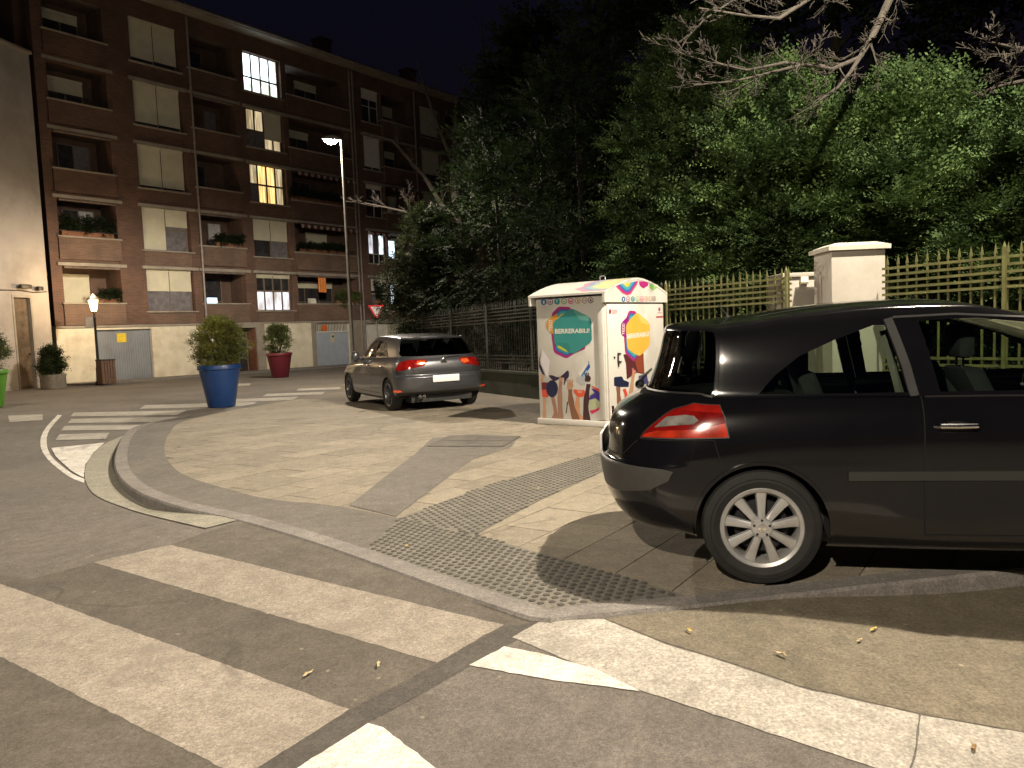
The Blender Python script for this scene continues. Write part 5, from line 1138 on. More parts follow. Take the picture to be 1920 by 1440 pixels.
print_('printed_shoe',body,Lc,smooth_line([(178,862),(215,862),(262,880),(300,880),(345,842),(388,808),(402,838),(398,880),(372,912),(352,968),(344,966),(346,895),(318,890),(290,905),(240,925),(205,905),(180,875)],3),(.03,.02,.05),.0026)
print_('printed_book',body,Lc,[(98,565),(72,690),(82,740),(132,860),(112,868),(66,770),(64,680)],NAVY,.0016); arm([(92,935),(100,890),(110,850)],18,12,SK1,.0020)
print_('printed_book',body,Lc,[(100,560),(190,700),(160,900),(120,800),(84,720)],(.60,.58,.60),.0013)
print_('printed_box',body,Lc,[(510,850),(622,700),(642,770),(560,888)],(.03,.10,.35),.0020); print_('printed_box',body,Lc,[(505,845),(612,706),(624,728),(530,880)],WHT,.0022); print_('printed_box',body,Lc,[(540,886),(600,800),(622,820),(575,890)],(.30,.45,.6),.0022)
print_('printed_cloth',body,Lc,[(486,880),(575,900),(585,975),(540,972),(488,930)],(.42,.42,.43),.0021)
print_('printed_bowl',body,Lc,smooth_line([(452,1020),(520,1025),(572,1030),(580,1060),(560,1105),(500,1098),(460,1060),(452,1020)],3),(.60,.09,.04),.0020)
print_('printed_bowl',body,Lc,smooth_line([(492,1030),(550,1034),(545,1060),(505,1060),(492,1030)],2),(.62,.25,.18),.0023)
print_('printed_toy',body,Lc,rnd([(640,1060),(700,1040),(760,1140),(740,1230),(640,1260),(630,1160)],.2),(.42,.46,.28),.0014)
print_('printed_toy',body,Lc,rnd([(650,1010),(700,1020),(760,1070),(810,1130),(820,1240),(790,1270),(770,1180),(700,1120),(625,1140),(640,1090),(690,1060)],.15),(.05,.03,.24),.0018)
print_('printed_toy',body,Lc,rnd([(648,975),(740,1015),(815,1030),(812,1075),(700,1050)],.15),(.60,.10,.06),.0016)
print_('printed_toy',body,Lc,rnd([(630,1260),(700,1245),(750,1215),(740,1255),(660,1300)],.2),(.55,.03,.12),.0020)
print_('printed_toy',body,Lc,[(740,1020),(815,1040),(790,1060)],(.65,.45,.15),.0020)
arm([(385,1160),(380,1210),(370,1290)],7,5,(.08,.05,.04),.0016)
# right panel (door): layers, tab, yellow hexagon, lettering, printed pictures
base=rnd([(325,405),(410,415),(520,830),(390,1045),(275,930),(262,740),(262,560)],.2)
for i,c in enumerate([MAG,PURP,BLUE,CYAN,TEALL,YEL]): print_('rainbow_layer',door,Rc,shrink(base,1-.06*i,(400,720)),c,.0010+.0003*i)
print_('side_tab',door,Rc,rnd([(222,575),(262,520),(320,470),(320,760),(225,705)],.2),(.26,.01,.20),.0029)
text_on('lettering',door,Rc,'TESZI',[(268,705),(268,570),(238,570),(238,705)],WHT,.0033,.02)
print_('hexagon',door,Rc,rnd([(420,425),(575,560),(580,835),(450,972),(300,880),(280,580)],.2,5),(.66,.40,.06),.0033)
print_('hexagon_highlight',door,Rc,rnd([(432,440),(565,560),(560,585),(470,560)],.2),(.72,.50,.12),.0036)
text_on('lettering',door,Rc,'BERRERABILI!',[(292,758),(568,722),(568,662),(292,694)],WHT,.0040,.035)
print_('printed_jacket',door,Rc,rnd([(252,945),(500,930),(512,1190),(420,1170),(296,1252),(285,1060)],.06),(.09,.02,.025),.0008)
print_('printed_jacket',door,Rc,[(380,960),(500,935),(510,1180),(430,1160)],(.22,.05,.025),.0010)
arm([(345,1440),(362,1290),(378,1180)],24,16,SK1,.0016,Rc,door); hand(384,1155,22,(.5,.2,.16),.0020,Rc,door,2)
print_('printed_bag',door,Rc,rnd([(138,1225),(235,1215),(260,1262),(322,1285),(318,1345),(215,1345),(140,1335)],.15),NAVY,.0016)
arm([(205,1560),(195,1440),(190,1340)],26,22,SK2,.0012,Rc,door); arm([(290,1560),(285,1440),(262,1370)],26,16,RED,.0013,Rc,door)
print_('printed_boot',door,Rc,[(440,1210),(540,1180),(560,1300),(440,1330)],(.05,.05,.16),.0014)
print_('crest',door,Rc,[(90+14*math.cos(a),420+32*math.sin(a)) for a in np.linspace(0,6.283,14,endpoint=False)],(.25,.01,.05),.0012)
for i in range(3): print_('small_print',door,Rc,[(112,404+i*16),(178,400+i*16),(178,409+i*16),(112,413+i*16)],(.42,.30,.28),.0012)
print_('crest',door,Rc,[(696+12*math.cos(a),392+26*math.sin(a)) for a in np.linspace(0,6.283,14,endpoint=False)],(.32,.06,.12),.0012)
print_('small_print',door,Rc,[(672,432),(722,428),(722,438),(672,442)],(.45,.3,.3),.0012); print_('small_print',door,Rc,[(655,478),(745,472),(745,492),(655,498)],(.40,.08,.10),.0012)
mb=MB(); a=Rc(182,930,.012);b=Rc(182,1030,.012);c=Rc(190,1095,.012); mb.tube([a,b,c],.012,6); mb.tube([Rc(182,1030,.014),Rc(222,1038,.014)],.010,6); mb.tube([Rc(182,930,.012),Rc(218,938,.012)],.008,6); mb.build('latch',M_dpl,door)
mb=MB(); a=Rc(140,985,.004); mb.lathe([(0,-.01),(.018,-.01),(.018,.004),(0,.004)],10,0,'y',a); mb.build('lock',M_dpl,door)
# gable prints
for i,(c) in enumerate([PINK,PURP,BLUE,CYAN,TEALL,YEL]): print_('rainbow_layer',gable,Gc,rnd(shrink([(150,100),(440,42),(420,90),(345,205),(300,222),(240,195)],1-.14*i,(300,70)),.08),c,.0010+.0003*i)
print_('gable_hexagon',gable,Gc,rnd([(445,48),(555,52),(560,98),(500,138),(450,98)],.12),MAG,.0012)
print_('gable_hexagon',gable,Gc,rnd([(568,62),(680,92),(675,125),(622,160),(575,125)],.12),(.28,.50,.16),.0012)
icons(Gc,[255,312,370,426,481,535,587,630],268,22,36,gable,.0012,-1)
# print that wraps over the lid
for i,c in enumerate([PINK,BLUE,TEALL,YEL]):
    mb=MB(); x0=-.62+.08*i; x1=.04; k0,k1=0,4
    vs=[];w=.0015+.0004*i
    for k in range(7):
        t=.02+.07*k+.012*i; y=-.07+(CD+.14)*t; z=1.915+.215*(1-abs(2*t-1)**1.7)+w+.001; xa=x0+.42*k/6 if k<3 else x0+.02*k
        vs+=[(min(xa+.3,x1-.02) if k==0 else xa,y,z),(x1,y,z)]
    mb.add(vs,[(2*k,2*k+1,2*k+3,2*k+2) for k in range(6)]); mb.build('lid_print',ink(tuple(.6*v+.25 for v in c)),lid)

# ================================================================== CARS
M_bpaint=pm('black_car_paint',(.005,.005,.006),.16,var=.1,coat=.5,spec=.3)
M_gpaint=pm('grey_car_paint',(.095,.098,.108),.32,metal=.65,var=.04,scale=90,coat=.9)
M_plas=pm('grey_bumper_plastic',(.045,.043,.041),.55,var=.08,scale=20,bump=.1,bscale=300)
M_bplas=pm('black_plastic',(.018,.018,.018),.55,var=.1)
M_tyre=pm('tyre_rubber',(.012,.012,.012),.8,var=.15,scale=20,bump=.2,bscale=90,dirt=(.022,.020,.018),dscale=6)
M_rim=pm('silver_wheel_trim',(.52,.52,.52),.33,metal=.55,var=.05,scale=10,dirt=(.36,.34,.31),dscale=5)
M_rimd=pm('dark_alloy',(.16,.16,.17),.35,metal=.7,var=.1)
M_brake=pm('brake_parts',(.015,.015,.018),.6,metal=.3)
M_chrome=pm('chrome',(.75,.75,.74),.12,metal=1.0,var=.02)
M_lampred=pm('red_lamp_plastic',(.20,.006,.005),.12,var=.35,scale=9,coat=1,emit=(.6,.02,.01),estr=0.0)
M_lamporange=pm('orange_lamp_plastic',(.55,.09,.02),.12,var=.12,scale=20,coat=1)
M_lampbr=pm('bright_red_lens',(.42,.03,.01),.15,var=.35,scale=14,coat=1)
M_lampbr2=pm('mid_red_lens',(.30,.012,.008),.1,var=.3,scale=14,coat=1)
M_lampclear=pm('clear_lamp_plastic',(.25,.235,.22),.12,var=.5,scale=14,coat=1,metal=.3)
M_seam=pm('panel_gap',(.003,.003,.003),.9)
M_seat=pm('seat_fabric',(.020,.020,.023),.9,var=.3,scale=20)
M_cplate=pm('number_plate',(.75,.75,.74),.4,var=.02)
M_refl=pm('red_reflector',(.5,.06,.02),.2,coat=1)
M_wing=glassmat('car_side_glass',(.62,.70,.62),1,.01); M_rearg=glassmat('car_rear_glass',(.30,.34,.31),1,.01)
M_inner=pm('car_interior',(.012,.012,.013),.9)

def build_shell(S,parent,regions,pbody,arches,nu=9,nv=5):
    """regions: (name, uv polygon, material, offset, joined?) in priority order"""
    bm=bmesh.new(); NU=(S.NC-1)*nu; NV=(S.NR-1)*nv
    bmesh.ops.create_grid(bm,x_segments=NU,y_segments=NV,size=.5)
    for v in bm.verts: v.co.x=(v.co.x+.5)*(S.NC-1); v.co.y=(v.co.y+.5)*(S.NR-1); v.co.z=0
    allp=[r[1] for r in regions]+[a for a in arches]
    for poly in allp:
        for i in range(len(poly)):
            a=Vector((*poly[i],0)); b=Vector((*poly[(i+1)%len(poly)],0)); d=b-a
            if d.length<1e-4: continue
            lo=(min(a.x,b.x)-.06,min(a.y,b.y)-.06); hi=(max(a.x,b.x)+.06,max(a.y,b.y)+.06); fs=[]
            no=Vector((-d.y,d.x,0)).normalized()
            for f in bm.faces:
                c0=f.verts[0].co
                if c0.x<lo[0]-.3 or c0.x>hi[0]+.3 or c0.y<lo[1]-.4 or c0.y>hi[1]+.4: continue
                xs=[v.co.x for v in f.verts]; 
                if max(xs)<lo[0] or min(xs)>hi[0]: continue
                ys=[v.co.y for v in f.verts]
                if max(ys)<lo[1] or min(ys)>hi[1]: continue
                sd=[(v.co-a).dot(no) for v in f.verts]
                if max(sd)<1e-5 or min(sd)>-1e-5: continue
                fs.append(f)
            es=set();vs=set()
            for f in fs: es.update(f.edges); vs.update(f.verts)
            if fs: bmesh.ops.bisect_plane(bm,geom=list(vs)+list(es)+fs,dist=1e-5,plane_co=a,plane_no=no)
    groups={}
    for f in bm.faces:
        c=f.calc_center_median(); p=(c.x,c.y)
        if any(inside(p,a) for a in arches): continue
        g=-1
        for k,r in enumerate(regions):
            if inside(p,r[1]): g=k; break
        groups.setdefault(g,[]).append([(v.co.x,v.co.y) for v in f.verts])
    bm.free(); objs={}
    def make(name,faces,mat,off,sign,par,both=False):
        idx={};V=[];F=[]
        for sg in ((1,-1) if both else (sign,)):
            for f in faces:
                ids=[]
                for p in f:
                    k=(round(p[0],5),round(p[1],5),sg if p[0]>1e-4 and p[0]<S.NC-1-1e-4 and p[1]<S.NR-1-1e-4 else 0)
                    if k not in idx: idx[k]=len(V); V.append((p[0],p[1],sg))
                    ids.append(idx[k])
                F.append(ids if sg>0 else ids[::-1])
        A=np.array(V); P=S.P(A[:,0],A[:,1]).copy(); Nn=S.Nn(A[:,0],A[:,1]).copy(); sg=A[:,2]
        cen=(A[:,0]<1e-4)|(A[:,0]>S.NC-1-1e-4)|(A[:,1]>S.NR-1-1e-4); Nn[cen,1]=0; Nn/=np.maximum(np.linalg.norm(Nn,axis=1,keepdims=True),1e-9)
        P=P+Nn*off; P[:,1]*=sg; Nn[:,1]*=sg
        if F:
            f=F[0]; a,b,c=P[f[0]],P[f[1]],P[f[2]]; n=np.cross(b-a,c-a)
            if n@Nn[f[0]]<0: F=[q[::-1] for q in F]
        P[:,1]*=-1; Nn[:,1]*=-1; F=[q[::-1] for q in F]   # y: left of the car is +y in object space
        me=bpy.data.meshes.new(name); me.from_pydata(P.tolist(),[],F); me.update(); me.polygons.foreach_set('use_smooth',[True]*len(F))
        try: me.normals_split_custom_set_from_vertices(Nn.tolist())
        except Exception as e: pass
        return link(name,me,par,mat)
    objs['body']=make('body',groups.get(-1,[]),pbody,0,1,parent,True)
    for k,r in enumerate(regions):
        if k not in groups: continue
        name,_,mat,off,joined=r[:5]
        if joined: objs[name]=make(name,groups[k],mat,off,1,parent,True)
        else:
            for sg in (1,-1): objs[(name,sg)]=make(name,groups[k],mat,off,sg,parent)
    return objs
def ribbon(S,name,uv,w,mat,parent,off=.0025,thick=0,sides=(1,-1)):
    """strip lying on the car's surface along a line given in surface coordinates"""
    P=[]
    for a,b in zip(uv[:-1],uv[1:]):
        n=max(1,int(np.linalg.norm(S.P(*b)-S.P(*a))/.03)); P+=[(a[0]+(b[0]-a[0])*t/n,a[1]+(b[1]-a[1])*t/n) for t in range(n)]
    P.append(uv[-1]); U=np.array(P); X=S.P(U[:,0],U[:,1]); Nn=S.Nn(U[:,0],U[:,1]); T=np.gradient(X,axis=0); T/=np.maximum(np.linalg.norm(T,axis=1,keepdims=True),1e-9); Bn=np.cross(Nn,T)
    for sg in sides:
        rows=[X+Bn*w/2+Nn*off,X-Bn*w/2+Nn*off]
        if thick: rows=[X+Bn*w/2-Nn*.002,X+Bn*w*.42+Nn*thick,X-Bn*w*.42+Nn*thick,X-Bn*w/2-Nn*.002]
        V=[]; n=len(X)
        for r in rows:
            r=r.copy(); r[:,1]*=-sg; V+=r.tolist()
        F=[(j*n+i,j*n+i+1,(j+1)*n+i+1,(j+1)*n+i) for j in range(len(rows)-1) for i in range(n-1)]
        if thick: F+=[tuple(j*n for j in range(len(rows))),tuple(j*n+n-1 for j in range(len(rows)))[::-1]]
        if sg<0: F=[f[::-1] for f in F]
        me=bpy.data.meshes.new(name); me.from_pydata(V,[],F); me.update(); bm=bmesh.new(); bm.from_mesh(me); 
        fl=[f for f in bm.faces if f.normal.dot(Vector((Nn[0][0],-Nn[0][1]*sg,Nn[0][2])))<-.2]
        if len(fl)>len(bm.faces)/2: bmesh.ops.reverse_faces(bm,faces=bm.faces[:])
        bm.to_mesh(me); bm.free()
        if thick: shade(me,30)
        link(name,me,parent if not isinstance(parent,dict) else parent[sg],mat)
def circ_uv(S,cx,cz,r,zmin=.2,n=28):
    out=[]
    for i in range(n+1):
        a=math.pi+ .25 - (math.pi+.5)*i/n   # from rear-low over the top to front-low
        x=cx+r*math.cos(a); z=cz+r*math.sin(a); out.append(S.side(x,max(z,zmin+.03)))
    # close below the sill
    u0,u1=out[0][0],out[-1][0]; out=[(u0,-.3)]+[(u,v) for u,v in out]+[(u1,-.3)]
    return out
WM={}
def wheel(parent,x,y,r,style,rimm,rr=.213):
    """y>0 means left side; the outer face looks away from the car"""
    s=1 if y>0 else -1; w=empty('wheel',(x,y,r),0); w.parent=parent
    if style not in WM:
        t=MB(); t.lathe([(rr-.01,-.10),(rr+.02,-.105),(r-.03,-.10),(r-.008,-.085),(r,-.06),(r,.06),(r-.008,.085),(r-.03,.098),(r-.06,.104),(rr+.03,.100),(rr+.008,.092),(rr-.012,.085)],56,0,'y')
        # tread grooves: thin dark rings proud of the tread are avoided; sidewall rib instead
        t.lathe([(r-.045,.1035),(r-.043,.106),(r-.040,.1035)],56,0,'y')
        rm=MB(); rm.lathe([(rr-.004,-.09),(rr-.03,-.05),(rr-.035,.05),(rr-.024,.075),(rr-.018,.088),(rr,.095),(rr+.006,.090),(rr-.002,.084)],56,0,'y')
        nsp=9 if style=='trim' else 10
        for i in range(nsp):
            a=math.pi/2+2*math.pi*i/nsp if style=='trim' else math.pi/2+2*math.pi*(i//2)/5+(.17 if i%2 else -.17)
            ca,sa=math.cos(a),math.sin(a)
            if style=='trim': sec=[(.040,.020,.082),(.09,.023,.078),(.15,.028,.072),(rr-.022,.034,.076)]
            else: sec=[(.03,.016,.05),(.09,.013,.055),(.15,.013,.06),(rr-.022,.020,.076)]
            vs=[]
            for (q,hw,yy) in sec:
                for (o_,dy) in ((-hw,-.020),(-hw*.80,0),(-hw*.1,.0045),(hw*.8,-.002),(hw,-.020)): vs.append((ca*q-sa*o_,yy+dy,sa*q+ca*o_))
            fs=[(k*5+j,(k+1)*5+j,(k+1)*5+j+1,k*5+j+1) for k in range(3) for j in range(4)]
            fs+=[f[::-1] for f in []]; rm.add(vs,[f[::-1] for f in fs])
        rm.lathe([(.062,.060),(.060,.080),(.050,.090),(.030,.092),(0,.093)],28,0,'y')
        br=MB(); br.lathe([(0,.02),(.14,.02),(.145,.012),(.145,-.01)],36,0,'y'); br.lathe([(rr-.04,-.06),(0,-.06)],30,0,'y')
        mt=t.mesh('tyre',True); mr=rm.mesh('rim'); shade(mr,30); mk_=br.mesh('brake_disc'); mt.materials.append(M_tyre); mr.materials.append(rimm); mk_.materials.append(M_brake)
        hb=MB(); hb.lathe([(.024,.0935),(.022,.097),(0,.098)],20,0,'y')
        mh=hb.mesh('hub_badge',True); mh.materials.append(M_chrome if style=='trim' else M_rimd)
        nb=MB(); 
        for j in range(5): a=math.pi/2+j*2*math.pi/5; nb.lathe([(.007,.090),(.007,.094),(0,.095)],8,0,'y',(.042*math.cos(a),.0,.042*math.sin(a)))
        mn=nb.mesh('wheel_nuts'); mn.materials.append(M_brake)
        WM[style]=(mt,mr,mk_,mh,mn)
    for nm,me in zip(('tyre','rim','brake_disc','hub_badge','wheel_nuts'),WM[style]): o=link(nm,me,w); o.rotation_euler=(0,0,0 if s>0 else math.pi)
    return w
def seats(parent,xf,xr,zf=.28):
    for (x,y,nm) in ((xf,.37,'front_seat'),(xf,-.37,'front_seat'),(xr,.36,'rear_seat'),(xr,-.36,'rear_seat'),(xr,0,'rear_seat')):
        if nm=='rear_seat' and y==0: continue
        mb=MB(); w=.24
        def slab(p,hw,th): # polyline in xz with thickness
            vs=[]
            for (a,b,s_) in p:
                for (dy,dx) in ((-hw*s_,-th),(-hw*s_*.9,th),(hw*s_*.9,th),(hw*s_,-th)): vs.append((a+dx,y+dy,b))
            n=len(p); mb.add(vs,[(i*4+j,i*4+(j+1)%4,(i+1)*4+(j+1)%4,(i+1)*4+j) for i in range(n-1) for j in range(4)]+[(0,3,2,1),(n*4-4,n*4-3,n*4-2,n*4-1)])
        slab([(x+.05,.45,1),(x-.02,.70,1.05),(x-.10,1.0,.95),(x-.14,1.12,.7)],w,.055)
        mb.box(x-.02,x+.48,y-w,y+w,zf+.08,zf+.24); hr=MB()
        hz=1.17 if nm=='front_seat' else 1.08
        o=mb.build(nm,M_seat,parent,bevel=.02)
        hr.box(x-.20,x-.11,y-.12,y+.12,hz,hz+.19); hr.build('headrest',M_seat,o,bevel=.03)
        hp=MB(); hp.tube([(x-.155,y-.05,1.05),(x-.155,y-.05,hz+.03)],.007,6); hp.tube([(x-.155,y+.05,1.05),(x-.155,y+.05,hz+.03)],.007,6); hp.build('headrest_posts',M_chrome,o)
def underbody(parent,L0,L1,wy=.62):
    mb=MB(); mb.box(L0,L1,-wy,wy,.17,.42); mb.build('underbody',M_bplas,parent)
def arch_liner(parent,cx,cz,r):
    for s in (1,-1):
        mb=MB(); n=18; vs=[]
        for i in range(n+1):
            a=-.2+(math.pi+.4)*i/n
            for y in (.885,.50): vs.append((cx+r*math.cos(a),s*(y-.015),max(.24,cz+r*math.sin(a))))
        mb.add(vs,[(2*i,2*i+1,2*i+3,2*i+2) for i in range(n)]); k=len(mb.v)
        mb.add([(cx+r*math.cos(-.2+(math.pi+.4)*i/n),s*.485,max(.24,cz+r*math.sin(-.2+(math.pi+.4)*i/n))) for i in range(n+1)],[tuple(range(n+1))])
        mb.build('wheel_arch_liner',M_inner,parent)
def side_uv(S,pts,step=.06):
    out=[]
    for (a,b),(c,d) in zip(pts,pts[1:]+pts[:1]):
        k=max(1,int(math.hypot(c-a,d-b)/step)); out+=[S.side(a+(c-a)*j/k,b+(d-b)*j/k) for j in range(k)]
    return out
def line_uv(S,pts,step=.02):
    out=[]
    for (a,b),(c,d) in zip(pts[:-1],pts[1:]):
        k=max(1,int(math.hypot(c-a,d-b)/step)); out+=[S.side(a+(c-a)*j/k,b+(d-b)*j/k) for j in range(k)]
    out.append(S.side(*pts[-1])); return out
def mirror_part(S,parent,x,z,mat):
    for s in (1,-1):
        mb=MB(); y=.80; mb.lathe([(0,-.10),(.05,-.09),(.085,-.05),(.095,0),(.085,.06),(.05,.10),(0,.11)],14,0,'z',(0,0,0))
        o=mb.build('door_mirror',mat,parent,smooth=True); o.location=(x,s*(y+.16),z+.02); o.scale=(.75,1.25,.8); o.rotation_euler=(R_(90),0,0)
        a=MB(); a.tube([(x-.02,s*(y-.06),z-.06),(x,s*(y+.10),z)],.025,8); a.build('mirror_arm',M_bplas,parent)

# ---------------- black three-door hatchback
SB=Shell(black_rings()); aB=-R_(12); OB=np.array(unproj(1430,1097)); lfB=np.array([-math.sin(aB),math.cos(aB)]); o_=OB+lfB*.865
car=empty('black_hatchback',(o_[0],o_[1],zpave(*o_)+.003),aB,'shiny black three-door hatchback parked on the pavement at the right, its silver-trimmed rear wheel nearest','car')
WBB=2.686
archB=[circ_uv(SB,0,.31,.345),circ_uv(SB,WBB,.31,.345)]
win_q=side_uv(SB,[(.0,1.02),(.09,1.12),(.22,1.22),(.40,1.30),(.60,1.372),(.655,1.37),(.745,1.02)])
win_d=side_uv(SB,[(.90,1.02),(.82,1.388),(1.10,1.392),(1.45,1.345),(1.72,1.26),(1.95,1.13),(2.06,1.02)])
door_p=side_uv(SB,[(.80,.30),(.80,1.0),(2.02,.985),(2.10,.80),(2.12,.45),(2.05,.30)],.3)
lampo=[(4.2,5.0),(4.14,5.9),(4.05,6.62),(3.35,6.62),(2.95,6.3),(2.85,5.7),(2.66,4.92),(3.2,4.93),(3.6,4.95)]
lampc=[(2.90,5.40),(3.00,5.95),(3.45,6.02),(3.68,5.95),(3.80,5.72),(3.72,5.55),(3.25,5.50)]
insert=[(-.1,2.15),(1.2,2.15),(2.3,2.2),(3.0,2.35),(3.40,2.62),(3.50,2.95),(3.3,3.10),(2.2,3.35),(1.2,3.45),(-.1,3.45)]
rearglass=[(-.1,7.75),(1.5,7.75),(3.0,7.8),(3.72,7.85),(3.86,8.2),(3.86,9.6),(3.74,9.88),(2.5,9.92),(-.1,9.92)]
bump=[(-.1,-.1),(3.98,-.1),(3.98,2.5),(4.0,4.0),(4.02,4.88),(3.2,4.85),(2.6,4.80),(2.2,4.2),(-.1,4.1)]
tail=[(-.1,4.1),(2.2,4.2),(2.6,4.80),(2.66,4.92),(2.85,5.7),(2.95,6.3),(3.3,6.65),(3.9,7.5),(3.72,7.85),(3.0,7.8),(1.5,7.75),(-.1,7.75)]
wscr=[(9.75,8.0),(10.2,9.9),(13.2,9.9),(13.2,7.8),(9.9,7.8)]
headl=[(9.6,4.4),(9.9,5.3),(11.2,5.6),(11.6,5.0),(11.4,4.2),(10.4,4.1)]
grille=[(11.7,2.2),(13.2,2.2),(13.2,4.2),(11.9,4.2)]
lampb=[(3.75,5.0),(4.2,5.0),(4.16,5.6),(3.9,5.35),(3.0,5.25),(2.75,5.1),(2.7,4.95)]
lampd=[(3.35,6.6),(4.05,6.6),(4.1,6.1),(3.6,6.2),(3.1,6.28)]
regsB=[('lower_lamp_lens',lampb,M_lampbr,.0034,False),('upper_lamp_lens',lampd,M_lampbr2,.0036,False),('reversing_lamp',lampc,M_lampclear,.004,False),('tail_lamp',lampo,M_lampred,.003,False),('rear_window',rearglass,M_rearg,-.004,True),
  ('quarter_window',win_q,M_wing,-.006,False),('door_window',win_d,M_wing,-.006,False),('windscreen',wscr,M_wing,-.003,True),('headlamp',headl,M_lampclear,.002,False),('grille',grille,M_bplas,-.004,True),
  ('bumper_insert',insert,M_plas,.004,True),('rear_bumper',bump,M_bpaint,.0,True),('tailgate',tail,M_bpaint,.0,True),('door',door_p,M_bpaint,.0,False)]
ob=build_shell(SB,car,regsB,M_bpaint,archB)
uvs=lambda pts:line_uv(SB,pts)
dd={1:ob.get(('door',1),car),-1:ob.get(('door',-1),car)}
ribbon(SB,'door_seam',uvs([(.80,.29),(.795,.60),(.80,1.0)]),.006,M_seam,dd)
ribbon(SB,'door_seam',uvs([(2.02,.985),(2.10,.80),(2.12,.45),(2.05,.30),(.80,.29)]),.006,M_seam,dd)
ribbon(SB,'belt_trim',uvs([(-.12,1.003),(.1,1.003),(.45,1.0),(.77,.996)]),.007,M_chrome,car,.003)
ribbon(SB,'belt_trim',uvs([(.82,.995),(1.2,.993),(1.6,.988),(2.1,.98)]),.010,M_bplas,car,.004,.006)
ribbon(SB,'pillar_trim',uvs([(.775,1.0),(.745,1.15),(.705,1.30),(.675,1.405)]),.05,M_bplas,car,.004,.004)
ribbon(SB,'roof_trim',uvs([(.70,1.41),(1.0,1.415),(1.35,1.385),(1.7,1.285),(2.0,1.13)]),.014,M_bplas,car,.003,.004)
ribbon(SB,'side_moulding',uvs([(.43,.598),(.80,.600),(1.3,.603),(1.8,.606),(2.08,.608)]),.055,pm('side_moulding_plastic',(.022,.022,.019),.55,var=.1),dd,.004,.012)
ribbon(SB,'tailgate_seam',[(0,4.1),(1.2,4.14),(2.2,4.2),(2.6,4.80)],.006,M_seam,car)
ribbon(SB,'bumper_seam',[(2.66,4.88),(3.2,4.86),(4.05,4.9),(4.12,4.2),(4.14,3.3)],.005,M_seam,car)
ribbon(SB,'lamp_edge',lampo+[lampo[0]],.006,M_bplas,car,.0045)
ribbon(SB,'tailgate_seam',[(0,7.68),(1.5,7.66),(3.0,7.68),(3.85,7.72)],.012,M_bplas,car,.003)
ribbon(SB,'window_rim',[(3.93,7.9),(3.95,8.8),(3.93,9.9)],.018,M_bpaint,car,.004,.008)
ribbon(SB,'roof_seam',[(4.3,11.6),(5.2,11.75),(6,11.85),(7,11.9),(8,11.8)],.010,M_seam,car)
# wheel arch lips
for cx in (0,WBB):
    lip=[(cx+.353*math.cos(a),max(.25,.31+.353*math.sin(a))) for a in np.linspace(math.pi+.1,-.1,26)]
    ribbon(SB,'arch_lip',uvs(lip),.022,M_bpaint,car,.004,.006)
# door handle
for sg in (1,-1):
    hx0,hz0=SB.side(.94,.85); c=SB.P(hx0,hz0); mb=MB(); y=-sg*(c[1])
    mb.tube([(.845,-sg*(c[1]+.004),.852),(.865,-sg*(c[1]+.030),.855),(.945,-sg*(c[1]+.036),.855),(1.03,-sg*(c[1]+.030),.855),(1.05,-sg*(c[1]+.004),.852)],[.010,.014,.015,.014,.010],10)
    h=mb.build('door_handle',M_chrome,dd[sg] if not isinstance(dd[sg],dict) else car,smooth=True)
    mb=MB(); mb.lathe([(0,0),(.075,0.0),(.08,-.004),(0,-.006)],20,0,'y',(0,0,0)); o=mb.build('handle_recess',M_seam,h); o.location=(.945,-sg*(c[1]+.002),.838); o.scale=(1.0,.5*sg,.5)
for x_,y_ in ((0,.785),(0,-.785),(WBB,.785),(WBB,-.785)): wheel(car,x_,y_,.312,'trim',M_rim)
arch_liner(car,0,.31,.36); arch_liner(car,WBB,.31,.36); underbody(car,-.40,3.1,.60); seats(car,1.28,.42)
mb=MB(); mb.box(-.50,.25,-.62,.62,.42,.98); mb.box(.25,2.4,-.70,.70,.40,.46); mb.box(1.98,2.35,-.64,.64,.70,.96); mb.build('cabin_trim',M_inner,car)
for sg in (1,-1):
    mb=MB(); P_=[(-.18,1.0),(.10,1.02),(.16,1.14),(.05,1.30),(-.16,1.35)]; poly_plate(mb,P_,sg*.60-.01,sg*.60+.01); mb.build('rear_pillar_trim',M_inner,car)
    mb=MB(); mb.tube([(.79,sg*.60,.85),(.74,sg*.61,1.05),(.68,sg*.575,1.34)],.022,4); mb.build('seat_belt',pm('belt_webbing',(.20,.19,.17),.8),car)
    mb=MB(); mb.tube([(.83,sg*.655,1.0),(.74,sg*.60,1.37)],.035,6); mb.build('pillar_lining',M_inner,car)
mb=MB(); mb.tube([(1.80+.06*math.cos(a)*.3,.37+.18*math.cos(a),.93+.17*math.sin(a)) for a in np.linspace(0,6.283,24)],.014,6); mb.tube([(1.8,.2,.93),(1.8,.54,.93)],.016,6); mb.build('steering_wheel',pm('wheel_leather',(.03,.03,.03),.4),car)
mb=MB(); mb.box(-.912,-.898,-.26,.26,.635,.745); pl=mb.build('number_plate',M_cplate,car,bevel=.003); pl.rotation_euler=(0,0,0)
mb=MB(); mb.box(-.9135,-.9125,.215,.255,.64,.74); mb.build('plate_band',pm('plate_blue',(.02,.06,.35),.4),pl)
mb=MB(); mb.tube([(-.10,0,1.452),(-.16,0,1.53)],[.006,.004],6); mb.lathe([(.02,0),(.018,.01),(0,.014)],10,0,'z',(-.10,0,1.443)); mb.build('antenna',M_bplas,car)
mb=MB(); mb.tube([(-.66,0,1.035),(-.655,.15,1.06),(-.60,.42,1.10)],[.018,.012,.008],6); mb.lathe([(.03,-.02),(.03,.02),(0,.03)],10,0,'y',(-.665,0,1.03)); mb.build('rear_wiper',M_bplas,car)
